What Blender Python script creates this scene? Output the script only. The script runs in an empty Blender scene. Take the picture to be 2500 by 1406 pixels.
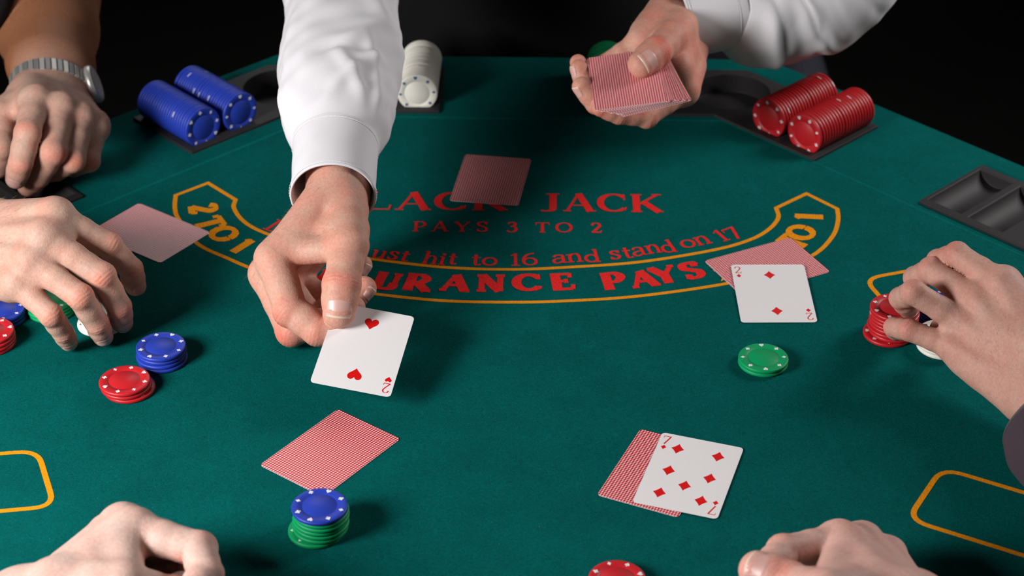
import bpy, bmesh, math, random
import numpy as np
from mathutils import Vector, Matrix

# ------------------------------------------------------------------ scene
# Everything below is measured in centimetres in table coordinates
# (z = 0 is the felt, +y points away from the viewer) and scaled to metres.
CM = 0.01
scene = bpy.context.scene
COL = scene.collection
PITCH = math.radians(32.69)
CAM_H = 91.33
FPX = 4878.0

cam_data = bpy.data.cameras.new('camera')
cam_data.sensor_width = 36.0
cam_data.lens = FPX / 2500.0 * 36.0
cam_data.clip_start = 0.05
cam_data.dof.use_dof = True
cam_data.dof.focus_distance = 1.56
cam_data.dof.aperture_fstop = 8.0
cam = bpy.data.objects.new('camera', cam_data)
COL.objects.link(cam)
cam.location = (0, 0, CAM_H * CM)
cam.rotation_euler = (math.pi / 2 - PITCH, 0, 0)
scene.camera = cam

world = bpy.data.worlds.new('world')
scene.world = world
world.use_nodes = True
world.node_tree.nodes['Background'].inputs[0].default_value = (0.006, 0.006, 0.007, 1)
world.node_tree.nodes['Background'].inputs[1].default_value = 1.0


def softbox(name, loc, target, size, power, color):
    L = bpy.data.lights.new(name, 'AREA')
    L.shape = 'RECTANGLE'
    L.size, L.size_y = size
    L.energy = power
    L.color = color
    o = bpy.data.objects.new(name, L)
    COL.objects.link(o)
    o.location = Vector(loc) * CM
    d = (Vector(target) - Vector(loc))
    o.rotation_euler = d.to_track_quat('-Z', 'Y').to_euler()
    return o


softbox('softbox_key', (-95, 70, 56), (-12, 122, 0), (0.38, 0.38), 23, (1.0, 0.98, 0.965))
softbox('softbox_side', (118, 192, 72), (25, 140, 0), (0.42, 0.42), 12, (1.0, 0.97, 0.95))
softbox('softbox_back', (-30, 312, 100), (-5, 150, 0), (1.0, 0.5), 5, (1.0, 0.98, 0.97))

scene.view_settings.view_transform = 'Standard'
scene.view_settings.look = 'None'
scene.view_settings.gamma = 1.0
scene.view_settings.use_curve_mapping = False
scene.view_settings.exposure = 0.0


# ------------------------------------------------------------------ helpers
def ground(px, py, z=0.0):
    """table point (cm) seen at photo pixel px,py, at height z"""
    u = (px - 1250.0) / FPX
    v = -(py - 703.0) / FPX
    d = np.array([u, math.cos(PITCH) + v * math.sin(PITCH), -math.sin(PITCH) + v * math.cos(PITCH)])
    t = (z - CAM_H) / d[2]
    return np.array([d[0] * t, d[1] * t, z])


def unit(v):
    v = np.asarray(v, float)
    return v / (np.linalg.norm(v) + 1e-12)


def tag(o, label=None, cat=None, group=None, kind=None):
    if label: o['label'] = label
    if cat: o['category'] = cat
    if group: o['group'] = group
    if kind: o['kind'] = kind
    return o


def link(name, data, parent=None, mat=None):
    o = bpy.data.objects.new(name, data)
    COL.objects.link(o)
    if parent is not None:
        o.parent = parent
    if mat is not None and data is not None and hasattr(data, 'materials') and not data.materials:
        data.materials.append(mat)
    return o


def mesh_cm(name, verts, faces, mat=None, smooth=True, scale=CM):
    me = bpy.data.meshes.new(name)
    v = np.asarray(verts, np.float32) * scale
    me.from_pydata(v.tolist() if len(v) < 20000 else [], [], faces if len(v) < 20000 else [])
    if len(v) >= 20000:
        f = np.asarray(faces, np.int32)
        me.vertices.add(len(v)); me.vertices.foreach_set('co', v.ravel())
        k = f.shape[1]
        me.loops.add(f.size); me.loops.foreach_set('vertex_index', f.ravel())
        me.polygons.add(len(f)); me.polygons.foreach_set('loop_start', np.arange(0, f.size, k, dtype=np.int32))
        me.update(calc_edges=True)
    me.validate()
    if smooth:
        me.polygons.foreach_set('use_smooth', [True] * len(me.polygons))
    if mat is not None:
        me.materials.append(mat)
    me.update()
    return me


def obj_cm(name, verts, faces, mat=None, parent=None, smooth=True):
    return link(name, mesh_cm(name, verts, faces, mat, smooth), parent)


def empty(name, loc=(0, 0, 0), rotz=0.0):
    o = bpy.data.objects.new(name, None)
    o.empty_display_size = 0.02
    COL.objects.link(o)
    o.location = Vector([float(c) * CM for c in loc])
    o.rotation_euler = (0, 0, rotz)
    return o


def evaluated(o):
    dg = bpy.context.evaluated_depsgraph_get()
    me = bpy.data.meshes.new_from_object(o.evaluated_get(dg))
    return me


def bake(o):
    me = evaluated(o)
    me.name = o.name
    o.modifiers.clear()
    o.data = me


def bevel_mod(o, width, seg=2, angle=40):
    m = o.modifiers.new('bevel', 'BEVEL')
    m.width = width * CM
    m.segments = seg
    m.limit_method = 'ANGLE'
    m.angle_limit = math.radians(angle)
    return m


def prism(poly, z0, z1):
    """closed prism over a ccw polygon"""
    n = len(poly)
    v = [(p[0], p[1], z0) for p in poly] + [(p[0], p[1], z1) for p in poly]
    f = [tuple(range(n - 1, -1, -1)), tuple(range(n, 2 * n))]
    f += [(i, (i + 1) % n, n + (i + 1) % n, n + i) for i in range(n)]
    return v, f


def boxes(items):
    V, Fc = [], []
    for (x0, x1, y0, y1, z0, z1) in items:
        v, f = prism([(x0, y0), (x1, y0), (x1, y1), (x0, y1)], z0, z1)
        k = len(V)
        V += v
        Fc += [tuple(i + k for i in q) for q in f]
    return V, Fc


# ------------------------------------------------------------------ materials
def new_mat(name):
    m = bpy.data.materials.new(name)
    m.use_nodes = True
    nt = m.node_tree
    b = nt.nodes['Principled BSDF']
    return m, nt, b


def node(nt, typ, **kw):
    n = nt.nodes.new(typ)
    for k, v in kw.items():
        if k.startswith('_'):
            setattr(n, k[1:], v)
        else:
            n.inputs[k].default_value = v
    return n


def simple(name, col, rough=0.5, spec=0.5, metal=0.0, noise=None, bump=None, coat=0.0):
    m, nt, b = new_mat(name)
    b.inputs['Base Color'].default_value = (*col, 1)
    b.inputs['Roughness'].default_value = rough
    b.inputs['Specular IOR Level'].default_value = spec
    b.inputs['Metallic'].default_value = metal
    b.inputs['Coat Weight'].default_value = coat
    tc = nt.nodes.new('ShaderNodeTexCoord')
    if noise:
        sc, amt = noise
        n = node(nt, 'ShaderNodeTexNoise', Scale=sc, Detail=4.0)
        nt.links.new(tc.outputs['Object'], n.inputs['Vector'])
        r = nt.nodes.new('ShaderNodeMix'); r.data_type = 'RGBA'
        r.inputs[6].default_value = (*[c * (1 - amt) for c in col], 1)
        r.inputs[7].default_value = (*[min(1, c * (1 + amt)) for c in col], 1)
        nt.links.new(n.outputs[0], r.inputs[0])
        nt.links.new(r.outputs[2], b.inputs['Base Color'])
    if bump:
        sc, st, dist = bump
        n2 = node(nt, 'ShaderNodeTexNoise', Scale=sc, Detail=5.0)
        nt.links.new(tc.outputs['Object'], n2.inputs['Vector'])
        bp = node(nt, 'ShaderNodeBump', Strength=st, Distance=dist)
        nt.links.new(n2.outputs[0], bp.inputs['Height'])
        nt.links.new(bp.outputs[0], b.inputs['Normal'])
    return m


def felt_mat(name, col, sheen=0.25):
    m, nt, b = new_mat(name)
    tc = nt.nodes.new('ShaderNodeTexCoord')
    fine = node(nt, 'ShaderNodeTexNoise', Scale=900.0, Detail=6.0, Roughness=0.7)
    big = node(nt, 'ShaderNodeTexNoise', Scale=22.0, Detail=5.0, Roughness=0.65)
    fib = node(nt, 'ShaderNodeTexNoise', Scale=260.0, Detail=3.0, Distortion=2.5)
    for n in (fine, big, fib):
        nt.links.new(tc.outputs['Object'], n.inputs['Vector'])
    add = node(nt, 'ShaderNodeMath', _operation='ADD')
    nt.links.new(fine.outputs[0], add.inputs[0]); nt.links.new(fib.outputs[0], add.inputs[1])
    mr = node(nt, 'ShaderNodeMapRange', **{'From Min': 0.7, 'From Max': 1.35, 'To Min': 0.62, 'To Max': 1.36})
    nt.links.new(add.outputs[0], mr.inputs['Value'])
    mr2 = node(nt, 'ShaderNodeMapRange', **{'From Min': 0.3, 'From Max': 0.7, 'To Min': 0.88, 'To Max': 1.1})
    nt.links.new(big.outputs[0], mr2.inputs['Value'])
    mul = node(nt, 'ShaderNodeMath', _operation='MULTIPLY')
    nt.links.new(mr.outputs[0], mul.inputs[0]); nt.links.new(mr2.outputs[0], mul.inputs[1])
    rgb = node(nt, 'ShaderNodeVectorMath', _operation='SCALE')
    rgb.inputs[0].default_value = col
    nt.links.new(mul.outputs[0], rgb.inputs['Scale'])
    # stray pale lint specks caught in the pile
    vor = node(nt, 'ShaderNodeTexVoronoi', _voronoi_dimensions='2D', Scale=28.0)
    nt.links.new(tc.outputs['Object'], vor.inputs['Vector'])
    near = node(nt, 'ShaderNodeMath', _operation='LESS_THAN'); near.inputs[1].default_value = 0.0075
    nt.links.new(vor.outputs['Distance'], near.inputs[0])
    sepc = nt.nodes.new('ShaderNodeSeparateColor')
    nt.links.new(vor.outputs['Color'], sepc.inputs[0])
    few = node(nt, 'ShaderNodeMath', _operation='GREATER_THAN'); few.inputs[1].default_value = 0.62
    nt.links.new(sepc.outputs[0], few.inputs[0])
    lint = node(nt, 'ShaderNodeMath', _operation='MULTIPLY')
    nt.links.new(near.outputs[0], lint.inputs[0]); nt.links.new(few.outputs[0], lint.inputs[1])
    mix = nt.nodes.new('ShaderNodeMix'); mix.data_type = 'RGBA'
    nt.links.new(lint.outputs[0], mix.inputs[0])
    nt.links.new(rgb.outputs[0], mix.inputs[6])
    mix.inputs[7].default_value = (col[0] * .4 + .10, col[1] * .6 + .13, col[2] * .6 + .12, 1)
    nt.links.new(mix.outputs[2], b.inputs['Base Color'])
    b.inputs['Roughness'].default_value = 0.95
    b.inputs['Specular IOR Level'].default_value = 0.04
    b.inputs['Sheen Weight'].default_value = sheen
    b.inputs['Sheen Roughness'].default_value = 0.5
    b.inputs['Sheen Tint'].default_value = (0.02, 0.8, 0.7, 1)
    bp = node(nt, 'ShaderNodeBump', Strength=0.55, Distance=0.0006)
    nt.links.new(add.outputs[0], bp.inputs['Height'])
    nt.links.new(bp.outputs[0], b.inputs['Normal'])
    return m


def ink_mat(name, col):
    m, nt, b = new_mat(name)
    tc = nt.nodes.new('ShaderNodeTexCoord')
    n = node(nt, 'ShaderNodeTexNoise', Scale=700.0, Detail=5.0)
    nt.links.new(tc.outputs['Object'], n.inputs['Vector'])
    mr = node(nt, 'ShaderNodeMapRange', **{'From Min': 0.3, 'From Max': 0.7, 'To Min': 0.75, 'To Max': 1.15})
    nt.links.new(n.outputs[0], mr.inputs['Value'])
    rgb = node(nt, 'ShaderNodeVectorMath', _operation='SCALE')
    rgb.inputs[0].default_value = col
    nt.links.new(mr.outputs[0], rgb.inputs['Scale'])
    nt.links.new(rgb.outputs[0], b.inputs['Base Color'])
    b.inputs['Roughness'].default_value = 0.9
    b.inputs['Specular IOR Level'].default_value = 0.1
    bp = node(nt, 'ShaderNodeBump', Strength=0.5, Distance=0.0005)
    nt.links.new(n.outputs[0], bp.inputs['Height'])
    nt.links.new(bp.outputs[0], b.inputs['Normal'])
    return m


def card_back_mat():
    """small red lozenges on white, laid out on the card's own axes"""
    m, nt, b = new_mat('card_back')
    tc = nt.nodes.new('ShaderNodeTexCoord')
    sep = nt.nodes.new('ShaderNodeSeparateXYZ')
    nt.links.new(tc.outputs['Object'], sep.inputs[0])
    outs = []
    for ax, per in (('X', 0.063 / 29.0), ('Y', 0.088 / 42.0)):
        mu = node(nt, 'ShaderNodeMath', _operation='MULTIPLY'); mu.inputs[1].default_value = 2 * math.pi / per
        nt.links.new(sep.outputs[ax], mu.inputs[0])
        co = node(nt, 'ShaderNodeMath', _operation='COSINE')
        nt.links.new(mu.outputs[0], co.inputs[0])
        outs.append(co)
    ad = node(nt, 'ShaderNodeMath', _operation='ADD')
    nt.links.new(outs[0].outputs[0], ad.inputs[0]); nt.links.new(outs[1].outputs[0], ad.inputs[1])
    ramp = node(nt, 'ShaderNodeMapRange', **{'From Min': -0.60, 'From Max': 0.10, 'To Min': 0.0, 'To Max': 1.0})
    nt.links.new(ad.outputs[0], ramp.inputs['Value'])
    mix = nt.nodes.new('ShaderNodeMix'); mix.data_type = 'RGBA'
    nt.links.new(ramp.outputs[0], mix.inputs[0])
    mix.inputs[6].default_value = (0.80, 0.56, 0.57, 1)
    mix.inputs[7].default_value = (0.50, 0.006, 0.012, 1)
    nt.links.new(mix.outputs[2], b.inputs['Base Color'])
    b.inputs['Roughness'].default_value = 0.38
    b.inputs['Specular IOR Level'].default_value = 0.45
    return m


def skin_mat(name, base, red, tan=None):
    m, nt, b = new_mat(name)
    tc = nt.nodes.new('ShaderNodeTexCoord')
    at = nt.nodes.new('ShaderNodeAttribute'); at.attribute_name = 'flush'
    n1 = node(nt, 'ShaderNodeTexNoise', Scale=55.0, Detail=5.0, Roughness=0.6)
    n2 = node(nt, 'ShaderNodeTexNoise', Scale=420.0, Detail=4.0)
    n3 = node(nt, 'ShaderNodeTexVoronoi', Scale=850.0)
    for n in (n1, n2, n3):
        nt.links.new(tc.outputs['Object'], n.inputs['Vector'])
    mr = node(nt, 'ShaderNodeMapRange', **{'From Min': 0.35, 'From Max': 0.7, 'To Min': -0.18, 'To Max': 0.22})
    nt.links.new(n1.outputs[0], mr.inputs['Value'])
    ad = node(nt, 'ShaderNodeMath', _operation='ADD', _use_clamp=True)
    nt.links.new(at.outputs['Fac'], ad.inputs[0]); nt.links.new(mr.outputs[0], ad.inputs[1])
    mix = nt.nodes.new('ShaderNodeMix'); mix.data_type = 'RGBA'
    nt.links.new(ad.outputs[0], mix.inputs[0])
    mix.inputs[6].default_value = (*base, 1)
    mix.inputs[7].default_value = (*red, 1)
    hsv = node(nt, 'ShaderNodeHueSaturation')
    mv = node(nt, 'ShaderNodeMapRange', **{'From Min': 0.3, 'From Max': 0.7, 'To Min': 0.9, 'To Max': 1.08})
    nt.links.new(n2.outputs[0], mv.inputs['Value'])
    nt.links.new(mv.outputs[0], hsv.inputs['Value'])
    src = mix
    if tan:     # tanned, hairy forearm skin, its colour darkened further as painted shade
        at2 = nt.nodes.new('ShaderNodeAttribute'); at2.attribute_name = 'tan'
        src = nt.nodes.new('ShaderNodeMix'); src.data_type = 'RGBA'
        nt.links.new(at2.outputs['Fac'], src.inputs[0])
        nt.links.new(mix.outputs[2], src.inputs[6])
        src.inputs[7].default_value = (*tan, 1)
    nt.links.new(src.outputs[2], hsv.inputs['Color'])
    nt.links.new(hsv.outputs[0], b.inputs['Base Color'])
    b.inputs['Subsurface Weight'].default_value = 0.22
    b.inputs['Subsurface Radius'].default_value = (1.0, 0.35, 0.2)
    b.inputs['Subsurface Scale'].default_value = 0.004
    b.inputs['Roughness'].default_value = 0.55
    b.inputs['Specular IOR Level'].default_value = 0.26
    add2 = node(nt, 'ShaderNodeMath', _operation='MULTIPLY_ADD'); add2.inputs[1].default_value = 0.6
    nt.links.new(n3.outputs['Distance'], add2.inputs[0]); nt.links.new(n2.outputs[0], add2.inputs[2])
    bp = node(nt, 'ShaderNodeBump', Strength=0.35, Distance=0.0005)
    nt.links.new(add2.outputs[0], bp.inputs['Height'])
    nt.links.new(bp.outputs[0], b.inputs['Normal'])
    return m


def cloth_mat(name, col, rough=0.85, weave=1500.0, sheen=0.1, bump=0.2):
    m, nt, b = new_mat(name)
    tc = nt.nodes.new('ShaderNodeTexCoord')
    n = node(nt, 'ShaderNodeTexNoise', Scale=weave, Detail=3.0)
    nt.links.new(tc.outputs['Object'], n.inputs['Vector'])
    mr = node(nt, 'ShaderNodeMapRange', **{'From Min': 0.3, 'From Max': 0.7, 'To Min': 0.93, 'To Max': 1.05})
    nt.links.new(n.outputs[0], mr.inputs['Value'])
    rgb = node(nt, 'ShaderNodeVectorMath', _operation='SCALE')
    rgb.inputs[0].default_value = col
    nt.links.new(mr.outputs[0], rgb.inputs['Scale'])
    nt.links.new(rgb.outputs[0], b.inputs['Base Color'])
    b.inputs['Roughness'].default_value = rough
    b.inputs['Specular IOR Level'].default_value = 0.2
    b.inputs['Sheen Weight'].default_value = sheen
    bp = node(nt, 'ShaderNodeBump', Strength=bump, Distance=0.0004)
    nt.links.new(n.outputs[0], bp.inputs['Height'])
    nt.links.new(bp.outputs[0], b.inputs['Normal'])
    return m


M = {}
M['felt'] = felt_mat('green_felt', (0.0, 0.082, 0.076), 0.05)
M['felt_edge'] = felt_mat('green_felt_edge', (0.0, 0.095, 0.088), 0.15)
M['ink_yellow'] = ink_mat('yellow_ink', (0.78, 0.27, 0.005))
M['ink_red'] = ink_mat('red_ink', (0.74, 0.022, 0.020))
M['plastic'] = simple('black_plastic', (0.020, 0.018, 0.019), 0.62, 0.3, bump=(900, 0.35, 0.0004))
M['card_back'] = card_back_mat()
M['card_face'] = simple('card_face', (0.78, 0.75, 0.76), 0.42, 0.4, noise=(260, 0.02))
M['card_red'] = simple('card_red_print', (0.66, 0.006, 0.006), 0.4, 0.4)
M['chip_red'] = simple('red_chip_plastic', (0.50, 0.012, 0.018), 0.42, 0.45, noise=(90, 0.08), bump=(500, 0.05, 0.0002))
M['chip_blue'] = simple('blue_chip_plastic', (0.016, 0.042, 0.37), 0.45, 0.35, noise=(90, 0.08), bump=(500, 0.05, 0.0002))
M['chip_green'] = simple('green_chip_plastic', (0.0, 0.30, 0.10), 0.48, 0.3, noise=(90, 0.08), bump=(500, 0.05, 0.0002))
M['chip_white'] = simple('white_chip_plastic', (0.80, 0.77, 0.69), 0.42, 0.45, noise=(90, 0.05), bump=(500, 0.05, 0.0002))
M['mark_white'] = simple('white_mark', (0.74, 0.73, 0.74), 0.45, 0.4)
M['mark_blue'] = simple('blue_mark', (0.006, 0.075, 0.20), 0.45, 0.4)
M['skin_dealer'] = skin_mat('skin_dealer', (0.545, 0.318, 0.24), (0.62, 0.16, 0.11))
M['skin_watch'] = skin_mat('skin_hairy', (0.50, 0.325, 0.255), (0.57, 0.19, 0.13), tan=(0.25, 0.10, 0.048))  # tanned forearm colour, deepened to paint in shade on the watch arm
M['skin_right'] = skin_mat('skin_pale', (0.54, 0.315, 0.25), (0.56, 0.20, 0.155))
M['skin_fist'] = skin_mat('skin_rosy', (0.525, 0.375, 0.32), (0.57, 0.23, 0.18))
M['skin_fist2'] = skin_mat('skin_rosy_dim', (0.64, 0.385, 0.325), (0.65, 0.25, 0.195))
M['nail'] = simple('fingernail', (0.60, 0.34, 0.30), 0.38, 0.5, noise=(120, 0.08))
M['nail_edge'] = simple('fingernail_edge', (0.70, 0.54, 0.42), 0.3, 0.5)
M['shirt'] = cloth_mat('white_shirt', (0.70, 0.685, 0.715), 0.85, 1700, 0.05, 0.15)
M['thread'] = simple('white_thread', (0.82, 0.80, 0.80), 0.9, 0.1)
M['vest'] = cloth_mat('black_vest', (0.003, 0.0028, 0.003), 0.9, 900, 0.05, 0.2)
M['navy'] = cloth_mat('navy_shirt', (0.008, 0.008, 0.012), 0.9, 900, 0.05, 0.2)
M['fleece'] = cloth_mat('plum_fleece', (0.052, 0.034, 0.046), 0.95, 700, 0.06, 0.9)
M['leather'] = simple('navy_leather', (0.055, 0.056, 0.075), 0.34, 0.5, bump=(160, 0.15, 0.0006))
M['steel'] = simple('brushed_steel', (0.62, 0.60, 0.57), 0.4, 0.5, 0.7, bump=(900, 0.1, 0.0002))
M['steel_dark'] = simple('dark_steel', (0.30, 0.30, 0.30), 0.45, 0.5, 0.6)
M['dial'] = simple('watch_glass', (0.55, 0.53, 0.50), 0.12, 0.6)
M['silver'] = simple('silver', (0.75, 0.74, 0.72), 0.18, 0.5, 1.0)
M['hair'] = simple('arm_hair', (0.34, 0.20, 0.11), 0.5, 0.4)
M['floor'] = simple('dark_floor', (0.012, 0.011, 0.010), 0.7, 0.2, noise=(8, 0.3))
M['wall'] = simple('black_wall', (0.006, 0.006, 0.006), 0.9, 0.1, noise=(6, 0.2))

# ------------------------------------------------------------------ room shell
FLOOR_Z = -76.0


def wall_obj(name, box, mat):
    v, f = boxes([box])
    return tag(obj_cm(name, v, f, mat, smooth=False), kind='structure')


wall_obj('floor', (-330, 330, -260, 460, FLOOR_Z - 10, FLOOR_Z), M['floor'])
wall_obj('wall_back', (-330, 330, 450, 460, FLOOR_Z, 210), M['wall'])
wall_obj('wall_left', (-330, -320, -260, 450, FLOOR_Z, 210), M['wall'])
wall_obj('wall_right', (320, 330, -260, 450, FLOOR_Z, 210), M['wall'])
wall_obj('wall_front', (-320, 320, -260, -250, FLOOR_Z, 210), M['wall'])
wall_obj('ceiling', (-330, 330, -260, 460, 210, 220), M['wall'])

# ------------------------------------------------------------------ table
TC = np.array([-0.4, 125.2])
TROT = math.radians(-1.4)
APO = 61.2


def tl(x, y):
    """table-local (origin at table centre, +y towards the dealer) -> cm"""
    c, s = math.cos(TROT), math.sin(TROT)
    return (TC[0] + c * x - s * y, TC[1] + s * x + c * y)


def polar_side(phi, t, d):
    """point on the side whose normal points along phi: d out from centre, t along the side"""
    nx, ny = math.cos(phi), math.sin(phi)
    return tl(nx * d - ny * t, ny * d + nx * t)


def octagon(apo):
    r = apo / math.cos(math.pi / 8)
    return [tl(r * math.cos(math.pi / 8 + k * math.pi / 4), r * math.sin(math.pi / 8 + k * math.pi / 4)) for k in range(8)]


table = empty('card_table', (TC[0], TC[1], FLOOR_Z))
tag(table, 'octagonal green felt blackjack table with yellow and red printed layout', 'table')
TORG = np.array([TC[0], TC[1], FLOOR_Z])


def tpart(name, verts, faces, mat, parent=None, smooth=True):
    if parent is None:
        parent, org = table, TORG
    else:
        org = TORG
    v = np.asarray(verts, float) - org
    o = obj_cm(name, v, faces, mat, parent, smooth)
    return o


# inserts (chip trays with a cup well) round the corners
D_IN, D_OUT, T_END = 48.6, 58.3, 7.6


# per corner: direction, shift of the whole insert, distance of its two ends from the middle of each side
INSERTS = [(67.5, -1.2, T_END, T_END), (112.5, -1.8, T_END - 1.5, T_END), (22.5, 0.0, T_END, 3.0), (157.5, -2.0, 4.2, T_END)]


def insert_outline(ins, grow=0.0):
    """ccw polygon of one bent insert"""
    deg, dx, ta, tb = ins
    phi = math.radians(deg)
    h = math.pi / 8
    a, b = phi - h, phi + h           # the two side normals
    di, do = D_IN - grow, D_OUT + grow
    A = lambda t, d: polar_side(a, t, d)
    B = lambda t, d: polar_side(b, -t, d)
    ri, ro = di / math.cos(h), do / math.cos(h)
    iv = tl(ri * math.cos(phi), ri * math.sin(phi))
    ov = tl(ro * math.cos(phi), ro * math.sin(phi))
    P = [A(ta - grow, di), A(ta - grow, do), ov, B(tb - grow, do), B(tb - grow, di), iv]
    return [(x + dx, y) for x, y in P]


def boolean(o, cutters):
    for c in cutters:
        m = o.modifiers.new('cut', 'BOOLEAN')
        m.operation = 'DIFFERENCE'
        m.solver = 'EXACT'
        m.object = c
    bake(o)
    for c in cutters:
        me = c.data
        bpy.data.objects.remove(c)
        bpy.data.meshes.remove(me)


top = tpart('felt_top', *prism(octagon(APO), -2.6, 0.0), M['felt'], smooth=False)
cut = []
for ins in INSERTS:
    c = tpart('cut', *prism(insert_outline(ins, -0.35), -2.2, 1.0), M['felt'], smooth=False)
    cut.append(c)
boolean(top, cut)
bevel_mod(top, 0.45, 3, 60)
bake(top)

PLATE = 0.28
for k, ins in enumerate(INSERTS):
    slot_w = 1.42 if k < 2 else 1.8
    ph, dx = math.radians(ins[0]), ins[1]
    base = tpart('tray_insert', *prism(insert_outline(ins), -2.1, PLATE), M['plastic'], smooth=False)
    cutters = []
    for sgn in (-1, 1):
        a = ph + sgn * math.pi / 8
        for ts in (2.2, 6.6):
            t0 = -sgn * (ts + (ins[2] if sgn < 0 else ins[3]))
            # trough cross-section in (t, z), extruded along d
            sag = 0.75 if k < 2 else 1.25
            R = (slot_w ** 2 + sag ** 2) / (2 * sag)
            half = math.asin(min(1, slot_w / R))
            prof = [(R * math.sin(q), PLATE - sag + R - R * math.cos(q)) for q in np.linspace(-half, half, 29)]
            prof = [(-slot_w, PLATE + 1.0)] + prof + [(slot_w, PLATE + 1.0)]
            d0, d1 = D_IN + 0.85, D_OUT - 0.85
            n = len(prof)
            V = [(*polar_side(a, t0 + x, d0), z) for x, z in prof] + [(*polar_side(a, t0 + x, d1), z) for x, z in prof]
            V = [(q[0] + dx, q[1], q[2]) for q in V]
            Fc = [tuple(range(n)), tuple(range(2 * n - 1, n - 1, -1))]
            Fc += [(i, n + i, n + (i + 1) % n, (i + 1) % n) for i in range(n)]
            c = tpart('cut', V, Fc, M['plastic'], smooth=False)
            bm = bmesh.new(); bm.from_mesh(c.data); bmesh.ops.recalc_face_normals(bm, faces=bm.faces); bm.to_mesh(c.data); bm.free()
            cutters.append(c)
    rc = (D_IN + D_OUT) / 2 / math.cos(math.pi / 8)
    cx, cy = tl(rc * math.cos(ph), rc * math.sin(ph))
    cx += dx
    ring = [(cx + 3.85 * math.cos(q), cy + 3.85 * math.sin(q)) for q in np.linspace(0, 2 * math.pi, 49)[:-1]]
    cutters.append(tpart('cut', *prism(ring, -1.7, 2.0), M['plastic'], smooth=False))
    boolean(base, cutters)
    bevel_mod(base, 0.09, 2, 50)
    bake(base)
    base['label'] = 'black plastic chip tray with cup well'

# raised seam where the felt folds over the outer rail
so = octagon(47.75)
V, Fc = [], []
prof = [(-0.16, 0.0), (-0.07, 0.045), (0.07, 0.045), (0.16, 0.0)]
for i in range(9):
    for off, z in prof:
        p = octagon(47.75 + off)[i % 8]
        V.append((p[0], p[1], z))
for i in range(8):
    for j in range(3):
        Fc.append((i * 4 + j, i * 4 + j + 1, i * 4 + 5 + j, i * 4 + 4 + j))
tpart('felt_seam', V, Fc, M['felt_edge'])

# skirt and folding legs under the top
tpart('under_frame', *prism(octagon(52), -7.0, -2.6), M['plastic'], smooth=False)
for sx in (-1, 1):
    for sy in (-1, 1):
        x, y = tl(sx * 34, sy * 34)
        ring0 = [(x + 1.6 * math.cos(q), y + 1.6 * math.sin(q)) for q in np.linspace(0, 2 * math.pi, 17)[:-1]]
        tpart('leg', *prism(ring0, FLOOR_Z, -7.0), M['plastic'], smooth=False)

# ------------------------------------------------------------------ printed layout
INKZ = 0.02


def catmull(P, n=10, closed=False):
    P = [np.asarray(p, float) for p in P]
    out = []
    N = len(P)
    rng = range(N if closed else N - 1)
    for i in rng:
        p1, p2 = P[i], P[(i + 1) % N]
        p0 = P[i - 1] if (closed or i > 0) else 2 * p1 - p2
        p3 = P[(i + 2) % N] if (closed or i + 2 < N) else 2 * p2 - p1
        for t in np.linspace(0, 1, n, endpoint=False):
            out.append(0.5 * ((2 * p1) + (-p0 + p2) * t + (2 * p0 - 5 * p1 + 4 * p2 - p3) * t * t + (-p0 + 3 * p1 - 3 * p2 + p3) * t ** 3))
    if not closed:
        out.append(P[-1])
    return out


def ribbon(P, w, closed=False):
    """flat strip of width w (number or list) along 2d points, mitred"""
    P = [np.asarray(p, float)[:2] for p in P]
    n = len(P)
    ws = [w] * n if np.isscalar(w) else list(w)
    V, Fc = [], []
    for i in range(n):
        a = P[i - 1] if (i > 0 or closed) else None
        b = P[(i + 1) % n] if (i < n - 1 or closed) else None
        t1 = unit(P[i] - a) if a is not None else unit(b - P[i])
        t2 = unit(b - P[i]) if b is not None else t1
        t = unit(t1 + t2)
        nn = np.array([-t[1], t[0]])
        k = 1.0 / max(0.45, abs(nn @ np.array([-t1[1], t1[0]])))
        V.append(P[i] + nn * ws[i] / 2 * k)
        V.append(P[i] - nn * ws[i] / 2 * k)
    m = n if closed else n - 1
    for i in range(m):
        j = (i + 1) % n
        Fc.append((2 * i, 2 * i + 1, 2 * j + 1, 2 * j))
    return V, Fc


def ink(name, parts, mat):
    V, Fc = [], []
    for i, (v, f) in enumerate(parts):
        k = len(V)
        V += [(p[0], p[1], INKZ + .0035 * (i % 9)) for p in v]
        Fc += [tuple(i + k for i in q) for q in f]
    o = tpart(name, V, Fc, mat, smooth=False)
    bm = bmesh.new(); bm.from_mesh(o.data)
    for f in bm.faces:
        if f.normal.z < 0:
            f.normal_flip()
    bm.to_mesh(o.data); bm.free()
    return o


def G2(l):
    return [ground(*p)[:2] for p in l]


INNER = G2([(575, 488), (571, 507), (589, 535), (624, 559), (683, 582), (780, 609), (898, 631), (1076, 652), (1243, 658),
            (1380, 653), (1560, 640), (1740, 611), (1830, 586), (1877, 560), (1900, 532), (1895, 508)])
OUTER = G2([(429, 477), (427, 507), (436, 535), (481, 594), (554, 630), (634, 662), (760, 693), (902, 716), (1076, 734), (1243, 738),
            (1380, 735), (1560, 723), (1776, 692), (1890, 660), (1985, 623), (2032, 578), (2046, 539), (2044, 510)])
inner_c = catmull(INNER, 8)
outer_c = catmull(OUTER, 8)
tipL, tipR = G2([(508, 447)])[0], G2([(1969, 473)])[0]
ink('insurance_outline', [ribbon([tipL] + outer_c + [tipR] + inner_c[::-1], 0.40, closed=True)], M['ink_yellow'])


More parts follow.
